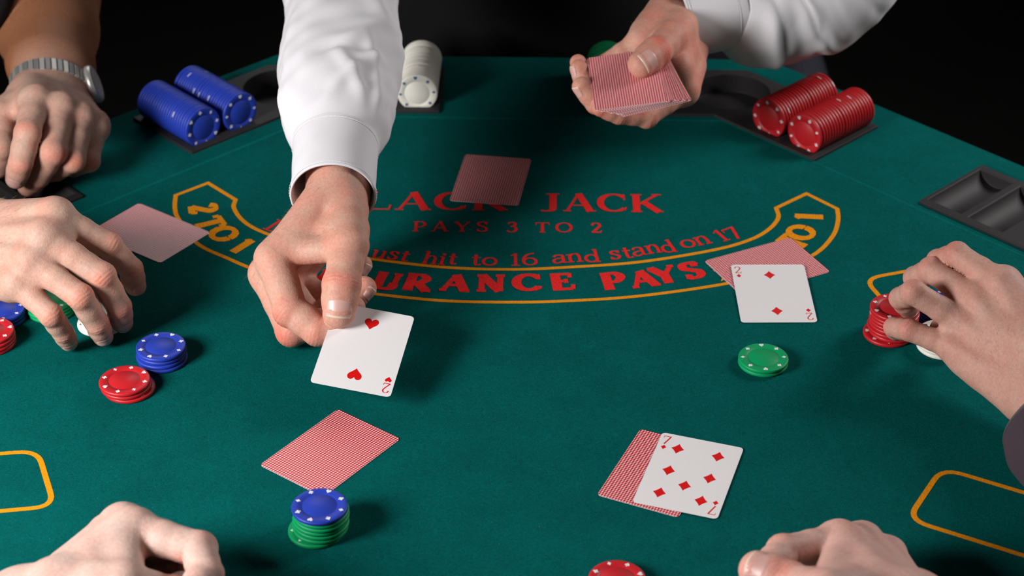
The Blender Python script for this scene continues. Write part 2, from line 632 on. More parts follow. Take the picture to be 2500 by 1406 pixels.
def rounded_box(P, r):
    """rounded polygon from corner points"""
    out = []
    n = len(P)
    for i in range(n):
        p = np.asarray(P[i]); a = np.asarray(P[i - 1]); b = np.asarray(P[(i + 1) % n])
        u, v = unit(a - p), unit(b - p)
        p0, p1 = p + u * r, p + v * r
        for t in np.linspace(0, 1, 8):
            out.append((1 - t) ** 2 * p0 + 2 * t * (1 - t) * p + t * t * p1)
    return out


def bet_box(corners, name='betting_box'):
    ink(name, [ribbon(rounded_box(corners, 1.6), 0.42, closed=True)], M['ink_yellow'])


p = G2([(92, 1100), (133, 1236)])
u1 = unit(p[1] - p[0]); w1 = np.array([u1[1], -u1[0]]) * (1 if u1[1] * 1 < 0 else -1)
w1 = unit(G2([(0, 1108)])[0] - p[0])
bet_box([p[0], p[1], p[1] + w1 * 10.5, p[0] + w1 * 10.5])
p = G2([(2300, 1143), (2216, 1268)])
w1 = unit(G2([(2500, 1203)])[0] - p[0])
bet_box([p[0], p[1], p[1] + w1 * 10.5, p[0] + w1 * 10.5])
p = G2([(2110, 681), (2175, 755)])
w1 = unit(G2([(2225, 660)])[0] - p[0])
bet_box([p[0], p[1], p[1] + w1 * 10.5, p[0] + w1 * 10.5])
p = G2([(352, 643), (285, 712)])
w1 = unit(G2([(240, 622)])[0] - p[0])
bet_box([p[0], p[1], p[1] + w1 * 10.5, p[0] + w1 * 10.5])

# --- lettering: strokes with thick stems and thin hairlines, cap height 1
def S(*p): return ('l', 1.0, p)          # straight, stem weight
def H(*p): return ('l', 0.0, p)          # straight, hairline
def C(*p): return ('c', None, p)         # smooth, weight follows direction
def E(cx, cy, rx, ry, a0, a1):
    return ('c', None, [(cx + rx * math.cos(math.radians(a)), cy + ry * math.sin(math.radians(a))) for a in np.linspace(a0, a1, 15)])
def serif(x, y, w=.17): return ('l', 0.0, ((x - w, y), (x + w, y)))


GL = {
    'L': (.80, [S((.2, 0), (.2, 1)), serif(.2, .97), H((.03, .03), (.74, .03)), H((.72, 0), (.76, .26))]),
    'A': (.98, [('l', .15, ((.12, .02), (.47, .98))), S((.47, 1), (.83, 0)), H((.24, .34), (.68, .34)), serif(.12, .03, .12), serif(.84, .03, .15)]),
    'C': (.92, [E(.5, .5, .41, .47, 42, 318), H((.8, .98), (.82, .68)), H((.82, .1), (.86, .26))]),
    'K': (1.0, [S((.2, 0), (.2, 1)), serif(.2, .97), serif(.2, .03), ('l', .2, ((.84, .98), (.27, .42))), S((.42, .56), (.88, 0)), serif(.82, .97, .15), serif(.88, .03, .12)]),
    'J': (.66, [S((.42, 1), (.42, .22)), serif(.42, .97, .2), C((.42, .3), (.40, .1), (.25, .02), (.05, .04))]),
    'B': (.85, [S((.2, 0), (.2, 1)), serif(.14, .97, .12), serif(.14, .03, .12), C((.2, .97), (.52, .96), (.66, .76), (.5, .54), (.2, .52)), C((.2, .52), (.6, .5), (.76, .27), (.58, .05), (.2, .03))]),
    'P': (.78, [S((.2, 0), (.2, 1)), serif(.14, .97, .12), serif(.2, .03, .18), C((.2, .97), (.52, .96), (.70, .72), (.52, .46), (.2, .44))]),
    'Y': (.92, [S((.1, 1), (.46, .45)), ('l', .15, ((.82, 1), (.46, .45))), S((.46, .5), (.46, 0)), serif(.46, .03), serif(.12, .97, .14), serif(.8, .97, .12)]),
    'S': (.72, [C((.60, .78), (.52, .94), (.33, .97), (.16, .87), (.16, .66), (.36, .53), (.56, .40), (.60, .2), (.46, .05), (.26, .03), (.12, .18)), H((.62, .98), (.60, .72)), H((.1, .02), (.12, .28))]),
    '3': (.66, [C((.12, .84), (.28, .98), (.48, .93), (.5, .7), (.28, .54)), C((.28, .54), (.52, .50), (.58, .26), (.42, .04), (.22, .03), (.08, .16))]),
    'T': (.84, [S((.42, 0), (.42, 1)), serif(.42, .03, .18), H((.06, .96), (.78, .96)), H((.07, .98), (.05, .74)), H((.77, .98), (.79, .74))]),
    'O': (1.0, [E(.5, .5, .41, .46, 0, 360)]),
    '2': (.70, [C((.10, .76), (.2, .95), (.42, .96), (.54, .76), (.42, .5), (.12, .06)), ('l', .45, ((.08, .06), (.6, .06))), H((.58, .02), (.62, .26))]),
    '1': (.46, [S((.24, 0), (.24, 1)), serif(.24, .03, .17), H((.06, .8), (.26, .97))]),
    '6': (.72, [E(.36, .30, .25, .28, 0, 360), C((.56, .96), (.3, .86), (.14, .6), (.11, .3))]),
    '7': (.66, [('l', .4, ((.08, .94), (.62, .94))), S((.58, .94), (.26, 0)), H((.09, .98), (.07, .74))]),
    'R': (.94, [S((.2, 0), (.2, 1)), serif(.14, .97, .12), serif(.2, .03, .17), C((.2, .97), (.52, .96), (.68, .75), (.52, .52), (.2, .5)), S((.42, .5), (.82, 0)), serif(.84, .03, .12)]),
    'U': (.92, [S((.2, 1), (.2, .3)), serif(.2, .97), C((.2, .35), (.24, .08), (.46, .02), (.66, .12), (.72, .4)), ('l', .3, ((.72, .35), (.72, 1))), serif(.72, .97, .14)]),
    'N': (1.0, [('l', .3, ((.18, 0), (.18, 1))), S((.18, 1), (.78, 0)), ('l', .3, ((.78, 0), (.78, 1))), serif(.18, .03, .15), serif(.14, .97, .12), serif(.78, .97, .15)]),
    'E': (.80, [S((.2, 0), (.2, 1)), H((.04, .97), (.68, .97)), H((.04, .03), (.70, .03)), H((.2, .52), (.52, .52)), H((.68, 1), (.66, .74)), H((.70, 0), (.73, .28)), H((.52, .64), (.52, .4))]),
    'I': (.44, [S((.22, 0), (.22, 1)), serif(.22, .97), serif(.22, .03)]),
    'D': (.92, [S((.2, 0), (.2, 1)), serif(.14, .97, .12), serif(.14, .03, .12), C((.2, .97), (.56, .94), (.80, .70), (.80, .3), (.56, .06), (.2, .03))]),
    'e': (.58, [C((.08, .36), (.48, .36), (.44, .58), (.27, .64), (.09, .5), (.07, .25), (.2, .04), (.4, .03), (.5, .15))]),
    'a': (.60, [C((.1, .5), (.22, .63), (.4, .6), (.43, .44), (.43, .1)), S((.43, .44), (.43, .04)), H((.43, .04), (.55, .03)), C((.43, .38), (.2, .33), (.08, .2), (.13, .04), (.28, .03), (.43, .16))]),
    'l': (.34, [S((.17, 0), (.17, 1)), serif(.17, .03, .14), H((.04, .95), (.18, .98))]),
    'r': (.44, [S((.15, 0), (.15, .62)), serif(.15, .03, .13), H((.03, .6), (.16, .62)), C((.15, .42), (.26, .6), (.38, .62))]),
    'm': (.98, [S((.15, 0), (.15, .62)), S((.49, 0), (.49, .45)), S((.83, 0), (.83, .45)), serif(.15, .03, .12), serif(.49, .03, .12), serif(.83, .03, .12), C((.15, .45), (.26, .62), (.42, .62), (.49, .42)), C((.49, .45), (.6, .62), (.76, .62), (.83, .42)), H((.03, .6), (.16, .62))]),
    'u': (.66, [S((.15, .62), (.15, .2)), C((.15, .25), (.2, .06), (.34, .03), (.48, .16)), S((.49, .62), (.49, 0)), H((.03, .6), (.16, .6)), H((.37, .6), (.5, .6)), H((.49, .03), (.6, .03))]),
    's': (.48, [C((.38, .5), (.3, .62), (.14, .6), (.12, .44), (.26, .34), (.38, .22), (.32, .05), (.16, .02), (.07, .13)), H((.4, .64), (.39, .46)), H((.06, 0), (.07, .18))]),
    't': (.42, [S((.18, .82), (.18, .14)), C((.18, .2), (.21, .05), (.3, .03), (.38, .08)), H((.04, .58), (.36, .58))]),
    'h': (.66, [S((.15, 0), (.15, 1)), S((.49, 0), (.49, .45)), serif(.15, .03, .12), serif(.49, .03, .12), C((.15, .45), (.26, .62), (.42, .62), (.49, .42)), H((.03, .96), (.16, .98))]),
    'n': (.66, [S((.15, 0), (.15, .62)), S((.49, 0), (.49, .45)), serif(.15, .03, .12), serif(.49, .03, .12), C((.15, .45), (.26, .62), (.42, .62), (.49, .42)), H((.03, .6), (.16, .62))]),
    'i': (.34, [S((.16, 0), (.16, .62)), serif(.16, .03, .13), H((.04, .6), (.17, .62)), ('l', 1.2, ((.1, .84), (.22, .84)))]),
    'o': (.62, [E(.3, .31, .23, .29, 0, 360)]),
    'd': (.66, [S((.47, 0), (.47, 1)), E(.28, .31, .21, .28, 0, 360), H((.47, .03), (.58, .03)), H((.36, .96), (.48, .98))]),
    ' ': (.40, []),
}


def glyph(ch, thick, thin, ax=1.0):
    """flat strips of one character, origin at baseline left"""
    parts = []
    for typ, wt, P in GL[ch][1]:
        P = [(x * ax, y) for x, y in P]
        if typ == 'c':
            P2 = catmull(P, 5) if len(P) < 14 else [np.asarray(q) for q in P]
            ws = []
            for i in range(len(P2)):
                t = unit(P2[min(i + 1, len(P2) - 1)] - P2[max(i - 1, 0)])
                ws.append(thin + (thick - thin) * abs(t[1]) ** 1.3)
            parts.append(ribbon(P2, ws))
        else:
            parts.append(ribbon(P, thin + (thick - thin) * wt))
    return parts


def put(parts, o, ux, uy, h):
    return [([np.asarray(o) + (q[0] * np.asarray(ux) + q[1] * np.asarray(uy)) * h for q in v], f) for v, f in parts]


def straight_text(txt, p0, p1, h, thick, thin, mat, ax=1.0, track=.08, name='printed_word'):
    p0, p1 = np.asarray(p0), np.asarray(p1)
    adv = [GL[c][0] * ax + track for c in txt]
    tot = sum(adv) - track
    ux = unit(p1 - p0)
    uy = np.array([-ux[1], ux[0]])
    k = np.linalg.norm(p1 - p0) / (tot * h)      # stretch along the line to fit
    s = 0.0
    word = []
    for c, a in zip(txt + ' ', adv + [0]):
        if c == ' ':
            if word:
                ink(name, word, mat)
            word = []
        else:
            word += put(glyph(c, thick, thin, ax), p0 + ux * s * h * k, ux * k, uy, h)
        s += a
    return


def curve_text(items, curve, lift, h, thick, thin, mat, ax=1.0, name='printed_word', rot=0.0):
    """items: [(char, centre point)], orientation taken from the nearest bit of the curve, running left to right"""
    pts = np.array([q[:2] for q in curve])
    allp = []
    for c, ctr in items:
        ctr = np.asarray(ctr)
        i = int(np.argmin(((pts - ctr) ** 2).sum(1)))
        i = min(max(i, 1), len(pts) - 2)
        ux = unit(pts[i + 1] - pts[i - 1])
        if rot:
            cr, sr = math.cos(rot), math.sin(rot)
            ux = np.array([ux[0] * cr - ux[1] * sr, ux[0] * sr + ux[1] * cr])
        uy = np.array([-ux[1], ux[0]])
        w = GL[c][0] * ax if c != '*' else 1
        vc = .31 if c in 'aeomnrsu' else (.41 if c == 't' else .5)
        o = ctr - ux * w * h / 2 - uy * h * vc
        allp += put(glyph(c, thick, thin, ax), o, ux, uy, h)
    return ink(name, allp, mat)


g = lambda x, y: ground(x, y)[:2]
RED, YEL = M['ink_red'], M['ink_yellow']
straight_text('BLACK', g(800, 512), g(1240, 514), 3.2, .215, .055, RED, 1.0, .08)
straight_text('JACK', g(1316, 516), g(1620, 519), 3.2, .215, .055, RED, 1.0, .06)
straight_text('PAYS 3 TO 2', g(1006, 565), g(1472, 569), 1.7, .19, .065, RED, 1.1, .32)
band = [(np.asarray(a) + np.asarray(b)) / 2 for a, b in zip(
    [inner_c[int(i)] for i in np.linspace(0, len(inner_c) - 1, 120)], [outer_c[int(i)] for i in np.linspace(0, len(outer_c) - 1, 120)])]
W_ = lambda l: [(c, g(x, y)) for c, x, y in l]
curve_text(W_([('I', 705, 668), ('N', 765, 675), ('S', 840, 681), ('U', 946, 687), ('R', 1022, 690), ('A', 1112, 691), ('N', 1200, 692), ('C', 1288, 690), ('E', 1373, 688)]),
           band, 0, 2.5, .34, .15, RED, 1.04)
curve_text(W_([('P', 1496, 686), ('A', 1570, 681), ('Y', 1622, 671), ('S', 1688, 661)]), band, 0, 2.5, .34, .15, RED, 1.0)
curve_text(W_([('2', 496, 510), ]), band, 0, 2.35, .33, .20, YEL, 1.0)
curve_text(W_([('T', 513, 545), ('O', 546, 571)]), band, 0, 2.35, .33, .20, YEL, 1.0)
curve_text(W_([('1', 593, 600)]), band, 0, 2.35, .33, .20, YEL, 1.0)
curve_text(W_([('1', 1973, 529)]), band, 0, 2.35, .33, .20, YEL, 1.0)
curve_text(W_([('T', 1935, 590), ('O', 1955, 568)]), band, 0, 2.35, .33, .20, YEL, 1.0)
curve_text(W_([('2', 1885, 625)]), band, 0, 2.35, .33, .20, YEL, 1.0)


def star(cx, cy, r):
    c = g(cx, cy)
    P = [c + (r if i % 2 == 0 else r * .42) * np.array([math.sin(i * math.pi / 5), math.cos(i * math.pi / 5)]) for i in range(10)]
    return [(P, [tuple(range(10))])]


ink('printed_star', star(662, 625, 1.5), YEL)
ink('printed_star', star(1782, 668, 1.5), YEL)
# the dealer's rule, set along the inside of the inner line
IC = [(q) for q in inner_c]
rule = [('D', 678, 554), ('e', 712, 572), ('a', 742, 582), ('l', 766, 588), ('e', 790, 596), ('r', 815, 602),
        ('m', 862, 614), ('u', 926, 622), ('s', 960, 625), ('t', 990, 626)]
curve_text(W_(rule[:1]), IC, 0, 2.0, .13, .07, RED, 1.0)
curve_text(W_(rule[1:6]), IC, 0, 2.1, .135, .062, RED, 1.05)
curve_text(W_(rule[6:]), IC, 0, 2.1, .135, .062, RED, 1.05)
curve_text(W_([('h', 1053, 630), ('i', 1082, 632), ('t', 1106, 633)]), IC, 0, 2.1, .135, .062, RED, 1.1)
curve_text(W_([('t', 1163, 635), ('o', 1196, 639)]), IC, 0, 2.1, .135, .062, RED, 1.15)
curve_text(W_([('1', 1258, 634), ('6', 1293, 633)]), IC, 0, 2.0, .14, .062, RED, 1.1)
curve_text(W_([('a', 1366, 633), ('n', 1404, 631), ('d', 1446, 625)]), IC, 0, 2.1, .135, .062, RED, 1.15)
curve_text(W_([('s', 1502, 623), ('t', 1531, 618), ('a', 1560, 615), ('n', 1596, 609), ('d', 1630, 602)]), IC, 0, 2.1, .135, .062, RED, 1.1)
curve_text(W_([('o', 1680, 595), ('n', 1716, 588)]), IC, 0, 2.1, .135, .062, RED, 1.15)
curve_text(W_([('1', 1760, 575), ('7', 1789, 570)]), IC, 0, 2.0, .14, .062, RED, 1.1)

# ------------------------------------------------------------------ suit shapes
def suit(kind, n=10):
    """outline of a suit pip, about 1 high, centred, ccw"""
    if kind == 'diamond':
        P = []
        C4 = [(0, .5), (-.40, 0), (0, -.5), (.40, 0)]
        for i in range(4):
            a, b = np.array(C4[i]), np.array(C4[(i + 1) % 4])
            for t in np.linspace(0, 1, 4, endpoint=False):
                q = a + (b - a) * t
                P.append(tuple(q * (1 - .10 * math.sin(math.pi * t))))
        return P
    if kind == 'heart':
        L = catmull([(0, -.5), (-.17, -.27), (-.40, -.02), (-.46, .22), (-.36, .42), (-.18, .46), (-.04, .34), (0, .24)], 4)
        return [(-q[0], q[1]) for q in L][:-1][::1] + [tuple(q) for q in L[::-1]][:-1]
    if kind == 'spade':
        L = catmull([(0, .5), (-.14, .28), (-.38, .04), (-.43, -.14), (-.32, -.28), (-.16, -.25), (-.06, -.16)], 4)
        L = [tuple(q) for q in L] + [(-.09, -.36), (-.2, -.5)]
        return L + [(-q[0], q[1]) for q in L[::-1]][:-1]
    if kind == 'club':
        L = []
        for a in np.linspace(90, 214, 9):
            L.append((.21 * math.cos(math.radians(a)), .28 + .21 * math.sin(math.radians(a))))
        for a in np.linspace(75, 330, 14):
            L.append((-.24 + .21 * math.cos(math.radians(a)), -.06 + .21 * math.sin(math.radians(a))))
        L += [(-.09, -.36), (-.2, -.5)]
        return L + [(-q[0], q[1]) for q in L[::-1]][:-1]


def suit_mesh(kind, size, thick, mat, name):
    P = [(x * size, y * size) for x, y in suit(kind)]
    a = sum(P[i - 1][0] * P[i][1] - P[i][0] * P[i - 1][1] for i in range(len(P)))
    if a < 0:
        P = P[::-1]
    v, f = prism(P, 0, thick)
    return mesh_cm(name, v, f, mat, smooth=False)


# ------------------------------------------------------------------ chips
CHIP_R, CHIP_T = 2.0, 0.335


def chip_mesh(name, mat, seg=56):
    R, h = CHIP_R, CHIP_T / 2
    prof = [(0.0, h - .012), (1.18, h - .012), (1.22, h - .045), (1.28, h - .045), (1.32, h), (R - .13, h), (R - .06, h - .018), (R - .018, h - .06), (R, h - .12),
            (R, -h + .12), (R - .018, -h + .06), (R - .06, -h + .018), (R - .13, -h), (1.32, -h), (1.28, -h + .045), (1.22, -h + .045), (1.18, -h + .012), (0.0, -h + .012)]
    V, Fc = [], []
    n = len(prof)
    for k in range(seg):
        q = 2 * math.pi * k / seg
        for r, z in prof[1:-1]:
            V.append((r * math.cos(q), r * math.sin(q), z))
    m = n - 2
    top, bot = len(V), len(V) + 1
    V += [(0, 0, prof[0][1]), (0, 0, prof[-1][1])]
    for k in range(seg):
        j = (k + 1) % seg
        Fc.append((top, k * m, j * m))
        Fc.append((bot, j * m + m - 1, k * m + m - 1))
        for i in range(m - 1):
            Fc.append((k * m + i, k * m + i + 1, j * m + i + 1, j * m + i))
    return mesh_cm(name, V, Fc, mat, smooth=True)


CHIP = {c: chip_mesh('poker_chip_' + c, M['chip_' + c]) for c in ('red', 'blue', 'green', 'white')}
MARK = {}
for c in ('white', 'blue'):
    for s in ('diamond', 'heart', 'spade', 'club'):
        MARK[c, s] = suit_mesh(s, .40, .008, M['mark_' + c], s + '_mark')
# pale dash where a mark wraps onto the rim of a chip
def rim_mesh(mat, half):
    V, Fc = [], []
    qs = np.linspace(-half, half, 7)
    for q in qs:
        for z in (-.045, .045):
            V.append(((CHIP_R + .006) * math.cos(q), (CHIP_R + .006) * math.sin(q), z))
    for i in range(6):
        Fc.append((2 * i, 2 * i + 2, 2 * i + 3, 2 * i + 1))
    return mesh_cm('rim_mark', V, Fc, mat)


RIM = {'white': rim_mesh(M['mark_white'], .13), 'blue': rim_mesh(M['mark_blue'], .13)}
ORDER = ('heart', 'spade', 'diamond', 'club', 'heart', 'spade', 'diamond', 'club')
rnd = random.Random(7)


def chip(color, matrix, label, group, face=True, spin=0.0, rim=()):
    """matrix: 4x4 (cm) with the chip's axis along local z"""
    o = link('poker_chip', CHIP[color])
    mm = matrix.copy()
    mm.translation = mm.translation * CM
    o.matrix_world = mm @ Matrix.Rotation(spin, 4, 'Z')
    tag(o, label, 'poker chip', group)
    mc = 'blue' if color == 'white' else 'white'
    if face:
        for k, s in enumerate(ORDER):
            q = k * math.pi / 4
            m = link(s + '_mark', MARK[mc, s], o)
            m.location = (1.64 * math.cos(q) * CM, 1.64 * math.sin(q) * CM, (CHIP_T / 2 - .004) * CM)
            m.rotation_euler = (0, 0, q - math.pi / 2)
    for q in rim:
        m = link('rim_mark', RIM[mc], o)
        m.rotation_euler = (0, 0, q)
    return o


def flat(x, y, z, tilt=(0, 0)):
    return Matrix.Translation((x, y, z)) @ Matrix.Rotation(tilt[0], 4, 'X') @ Matrix.Rotation(tilt[1], 4, 'Y')


def chip_stack(colors, px, py, n_z, label, group, offs=None, spin=.3, seed=1, rims=None):
    """stack whose top face centre shows at px,py"""
    r = random.Random(seed)
    n = len(colors)
    p = ground(px, py, n * CHIP_T)
    for i, c in enumerate(colors):      # bottom to top
        dx, dy = (0, 0)
        if i < n - 1:
            dx, dy = r.uniform(-.05, .05), r.uniform(-.05, .05)
        if offs and i in offs:
            dx, dy = offs[i]
        topmost = i == n - 1
        sticks = (abs(dx) + abs(dy)) > .25
        lb = label[i] if isinstance(label, (list, tuple)) else label
        chip(c, flat(p[0] + dx, p[1] + dy, (i + .5) * CHIP_T), lb, group, face=topmost or sticks,
             spin=spin if topmost else r.uniform(0, 6.28), rim=(rims or {}).get(i, ()))


ORD = ('first second third fourth fifth sixth seventh eighth ninth tenth eleventh twelfth thirteenth fourteenth fifteenth sixteenth '
       'seventeenth eighteenth nineteenth twentieth twenty-first twenty-second twenty-third twenty-fourth twenty-fifth').split()


def stack_labels(n, color, what):
    """top / middle / bottom wording for one stack"""
    out = []
    for i in range(n):
        pos = 'top' if i == n - 1 else ('bottom' if i == 0 else 'middle')
        if pos == 'middle':
            out.append('%s poker chip, %s from the bottom of %s' % (color, ORD[i], what))
        else:
            out.append('%s poker chip, %s of %s' % (color, 'topmost' if pos == 'top' else 'lowest', what))
    return out


chip_stack(['blue'] * 4, 393, 843, 0, stack_labels(4, 'blue', 'the loose blue stack behind red chips'), 'blue stack beside red stack',
           {2: (.02, .03), 1: (-.05, -.09), 0: (.06, -.12)}, spin=1.16, seed=2)
chip_stack(['red'] * 3, 304, 926, 0, stack_labels(3, 'red', 'the short stack before blue chips'), 'red stack beside blue stack',
           {1: (.08, .02), 0: (.32, .03)}, spin=.62, seed=3, rims={0: (-.25,)})
gl = stack_labels(6, 'green', 'the green stack under a blue chip')
gl[5] = 'green poker chip directly under the blue chip on its stack'
chip_stack(['green'] * 6 + ['blue'], 780, 1233, 0, gl + ['blue poker chip lying on top of the green stack'], 'green stack topped with blue chip',
           {0: (-.34, -.10), 1: (-.02, .0), 2: (.05, .03), 3: (.02, .05), 4: (.1, .03), 5: (.08, .05)}, spin=1.25, seed=4, rims={0: (-1.9,)})
chip_stack(['green'] * 2, 1864, 871, 0, stack_labels(2, 'green', 'a low pair before two of diamonds'), 'two green chips on the felt',
           {0: (.0, .02)}, spin=1.57, seed=5)
chip_stack(['red'] * 8, 2185, 748, 0, stack_labels(8, 'red', 'the tall stack gripped by pale hand'), 'red stack gripped by hand',
           {0: (-.36, -.12), 6: (.03, -.1), 1: (.05, 0), 2: (-.06, .04), 3: (.04, .02)}, spin=.35, seed=6, rims={6: (-1.9,), 0: (-1.6,)})
chip_stack(['white'] * 4, 2302, 812, 0, stack_labels(4, 'white', 'the white stack under pale hand'), 'white stack under hand', spin=.8, seed=7)
chip_stack(['blue'] * 5, 2304, 738, 0, stack_labels(5, 'blue', 'the blue stack under pale fingers'), 'blue stack under hand', spin=.8, seed=8)
chip_stack(['red'] * 4, -27, 806, 0, stack_labels(4, 'red', 'the stack near cut-off blue chips'), 'red stack at the left player', spin=.3, seed=9)
chip_stack(['blue'] * 3, 2, 752, 0, stack_labels(3, 'blue', 'the stack behind red chips below wrist'), 'blue stack at the left player', spin=1.1, seed=10)
chip_stack(['white'] * 6, 252, 740, 0, stack_labels(6, 'white', 'the white stack held by fingertips'), 'white stack held by fingertips',
           {0: (-.3, -.1)}, spin=.8, seed=11, rims={2: (.2,), 4: (.1,)})
chip_stack(['green'] * 4, 122, 726, 0, stack_labels(4, 'green', 'the stack hidden beneath reaching hand'), 'green stack under reaching hand', spin=.8, seed=12)
chip_stack(['red'] * 2, 1507, 1412, 0, stack_labels(2, 'red', 'the lone pair before face-down card'), 'red chips at the near rail', spin=.3, seed=13)


def chip_row(color, phi, side_t, dx, n, d0, label_front, label, group, lean=0.0, pitch=.362, seed=0, skip_face=False):
    """chips on edge in a tray trough: axis along the side normal"""
    r = random.Random(seed)
    nx, ny = polar_side(phi, 0, 1)
    cx, cy = polar_side(phi, 0, 0)
    nv = Vector((cx - nx, cy - ny, 0)).normalized()      # towards the table centre
    zc = PLATE + math.sqrt(CHIP_R ** 2 - 1.42 ** 2) + .01
    d = d0
    for i in range(n):
        x, y = polar_side(phi, side_t, d)
        x += dx
        zax = (nv + Vector((0, 0, lean))).normalized()
        xax = Vector((0, 0, 1)).cross(zax).normalized()
        yax = zax.cross(xax)
        rot = Matrix((xax, yax, zax)).transposed().to_4x4()
        rims = [r.uniform(.4, 2.7)] if r.random() < .25 else []
        spin = r.uniform(0, 6.28)
        chip(color, Matrix.Translation((x, y, zc + r.uniform(-.02, .03))) @ rot, label_front if i == 0 else label % ORD[i], group,
             face=(i == 0), spin=spin, rim=[q - spin for q in rims])
        d += pitch + (r.uniform(0.0, .02))
        if r.random() < .06:
            d += .06


B90, B45, B135 = math.pi / 2, math.pi / 4, 3 * math.pi / 4
chip_row('white', B90, T_END - 1.5 + 2.2, -1.8, 21, 49.75, 'white chip facing out at the front of the tray row', 'white chip on edge, %s from the front of tray row beside sleeve', 'row of white chips in tray', seed=1)
chip_row('white', B90, T_END - 1.5 + 6.6, -1.8, 18, 51.4, 'white chip at front of tray row hidden behind sleeve', 'white chip on edge, %s in the tray row mostly hidden behind sleeve', 'hidden row of white chips in tray', seed=2)
chip_row('green', B90, -T_END - 2.2, -1.2, 22, 49.75, 'green chip facing out in tray behind the held cards', 'green chip on edge, %s from the front of row behind held cards', 'row of green chips in tray', seed=3)
chip_row('blue', B135, -T_END - 2.2, -1.8, 22, 49.75, 'blue chip facing out, front of row nearer watch hand', 'blue chip on edge, %s from the front of row nearer watch hand', 'blue tray row nearer the watch', seed=4)
chip_row('blue', B135, -T_END - 6.6, -1.8, 22, 49.75, 'blue chip facing out, front of row nearer cup well', 'blue chip on edge, %s from the front of row nearer cup well', 'blue tray row nearer the cup well', seed=5)
chip_row('red', B45, T_END + 2.2, -1.2, 20, 49.75, 'red chip facing out, front of row at tray end', 'red chip on edge, %s from the front of row at tray end', 'red tray row at the tray end', pitch=.398, seed=6)
chip_row('red', B45, T_END + 6.6, -1.2, 20, 49.75, 'red chip facing out, front of row beside cup well', 'red chip on edge, %s from the front of row beside cup well', 'red tray row beside the cup well', pitch=.398, seed=7)

# ------------------------------------------------------------------ playing cards
CW, CL, CT = 6.3, 8.8, 0.032


def card_outline(r=.32, n=6):
    P = []
    for cx, cy, a0 in ((CW / 2 - r, CL / 2 - r, 0), (-CW / 2 + r, CL / 2 - r, 90), (-CW / 2 + r, -CL / 2 + r, 180), (CW / 2 - r, -CL / 2 + r, 270)):
        for a in np.linspace(a0, a0 + 90, n):
            P.append((cx + r * math.cos(math.radians(a)), cy + r * math.sin(math.radians(a))))
    return P


def card_mesh(name, top, bottom):
    v, f = prism(card_outline(), 0, CT)
    me = mesh_cm(name, v, f, smooth=False)
    for m in (top, bottom, M['card_face']):
        me.materials.append(m)
    me.polygons[0].material_index = 1
    me.polygons[1].material_index = 0
    for p in me.polygons[2:]:
        p.material_index = 2
    return me


CARD_DOWN = card_mesh('card_face_down', M['card_back'], M['card_face'])
CARD_UP = card_mesh('card_face_up', M['card_face'], M['card_back'])
PIP = {(k, s): suit_mesh(k, s, .004, M['card_red'], k + '_pip') for k in ('heart', 'diamond') for s in (1.22, .56)}
IDX = {}
for d in '27':
    V, Fc = [], []
    for v, f in glyph(d, .105, .045, 1.0):
        k = len(V)
        V += [((q[0] - GL[d][0] / 2) * 1.0, (q[1] - .5) * 1.05, .003 + .001 * (k % 7)) for q in v]
        Fc += [tuple(i + k for i in q) for q in f]
    IDX[d] = mesh_cm('index_number', V, Fc, M['card_red'], smooth=False)
    bm = bmesh.new(); bm.from_mesh(IDX[d])
    for f_ in bm.faces:
        if f_.normal.z < 0: f_.normal_flip()
    bm.to_mesh(IDX[d]); bm.free()


def card(mat4, label, up=None, group=None):
    o = link('playing_card', CARD_UP if up else CARD_DOWN)
    mm = mat4.copy(); mm.translation = mm.translation * CM
    o.matrix_world = mm
    tag(o, label, 'playing card', group)
    if up:
        d, s = up
        zt = CT
        pips = {'2': [(0, 2.75, 0), (0, -2.75, 1)],
                '7': [(-1.55, 2.75, 0), (1.55, 2.75, 0), (-1.55, 0, 0), (1.55, 0, 0), (0, 1.4, 0), (-1.55, -2.75, 1), (1.55, -2.75, 1)]}[d]
        if d == '7':   # turned round: the odd pip lies towards the viewer
            pips = [(-1.55, 2.75, 0), (1.55, 2.75, 0), (-1.55, 0, 0), (1.55, 0, 0), (0, -1.4, 1), (-1.55, -2.75, 1), (1.55, -2.75, 1)]
        for x, y, inv in pips:
            q = link(s + '_pip', PIP[s, 1.22], o)
            q.location = (x * CM, y * CM, zt * CM)
            q.rotation_euler = (0, 0, math.pi * inv)
        for sx, sy, inv in ((-1, 1, 0), (1, -1, 1)):
            q = link('index_number', IDX[d], o)
            q.location = (sx * 2.62 * CM, sy * 3.55 * CM, zt * CM)
            q.rotation_euler = (0, 0, math.pi * inv)
            q = link(s + '_pip', PIP[s, .56], o)
            q.location = (sx * 2.62 * CM, sy * 2.65 * CM, zt * CM)
            q.rotation_euler = (0, 0, math.pi * inv)
    return o


def flat_card(x, y, deg, z, **kw):
    return card(Matrix.Translation((x, y, z)) @ Matrix.Rotation(math.radians(deg), 4, 'Z'), **kw)


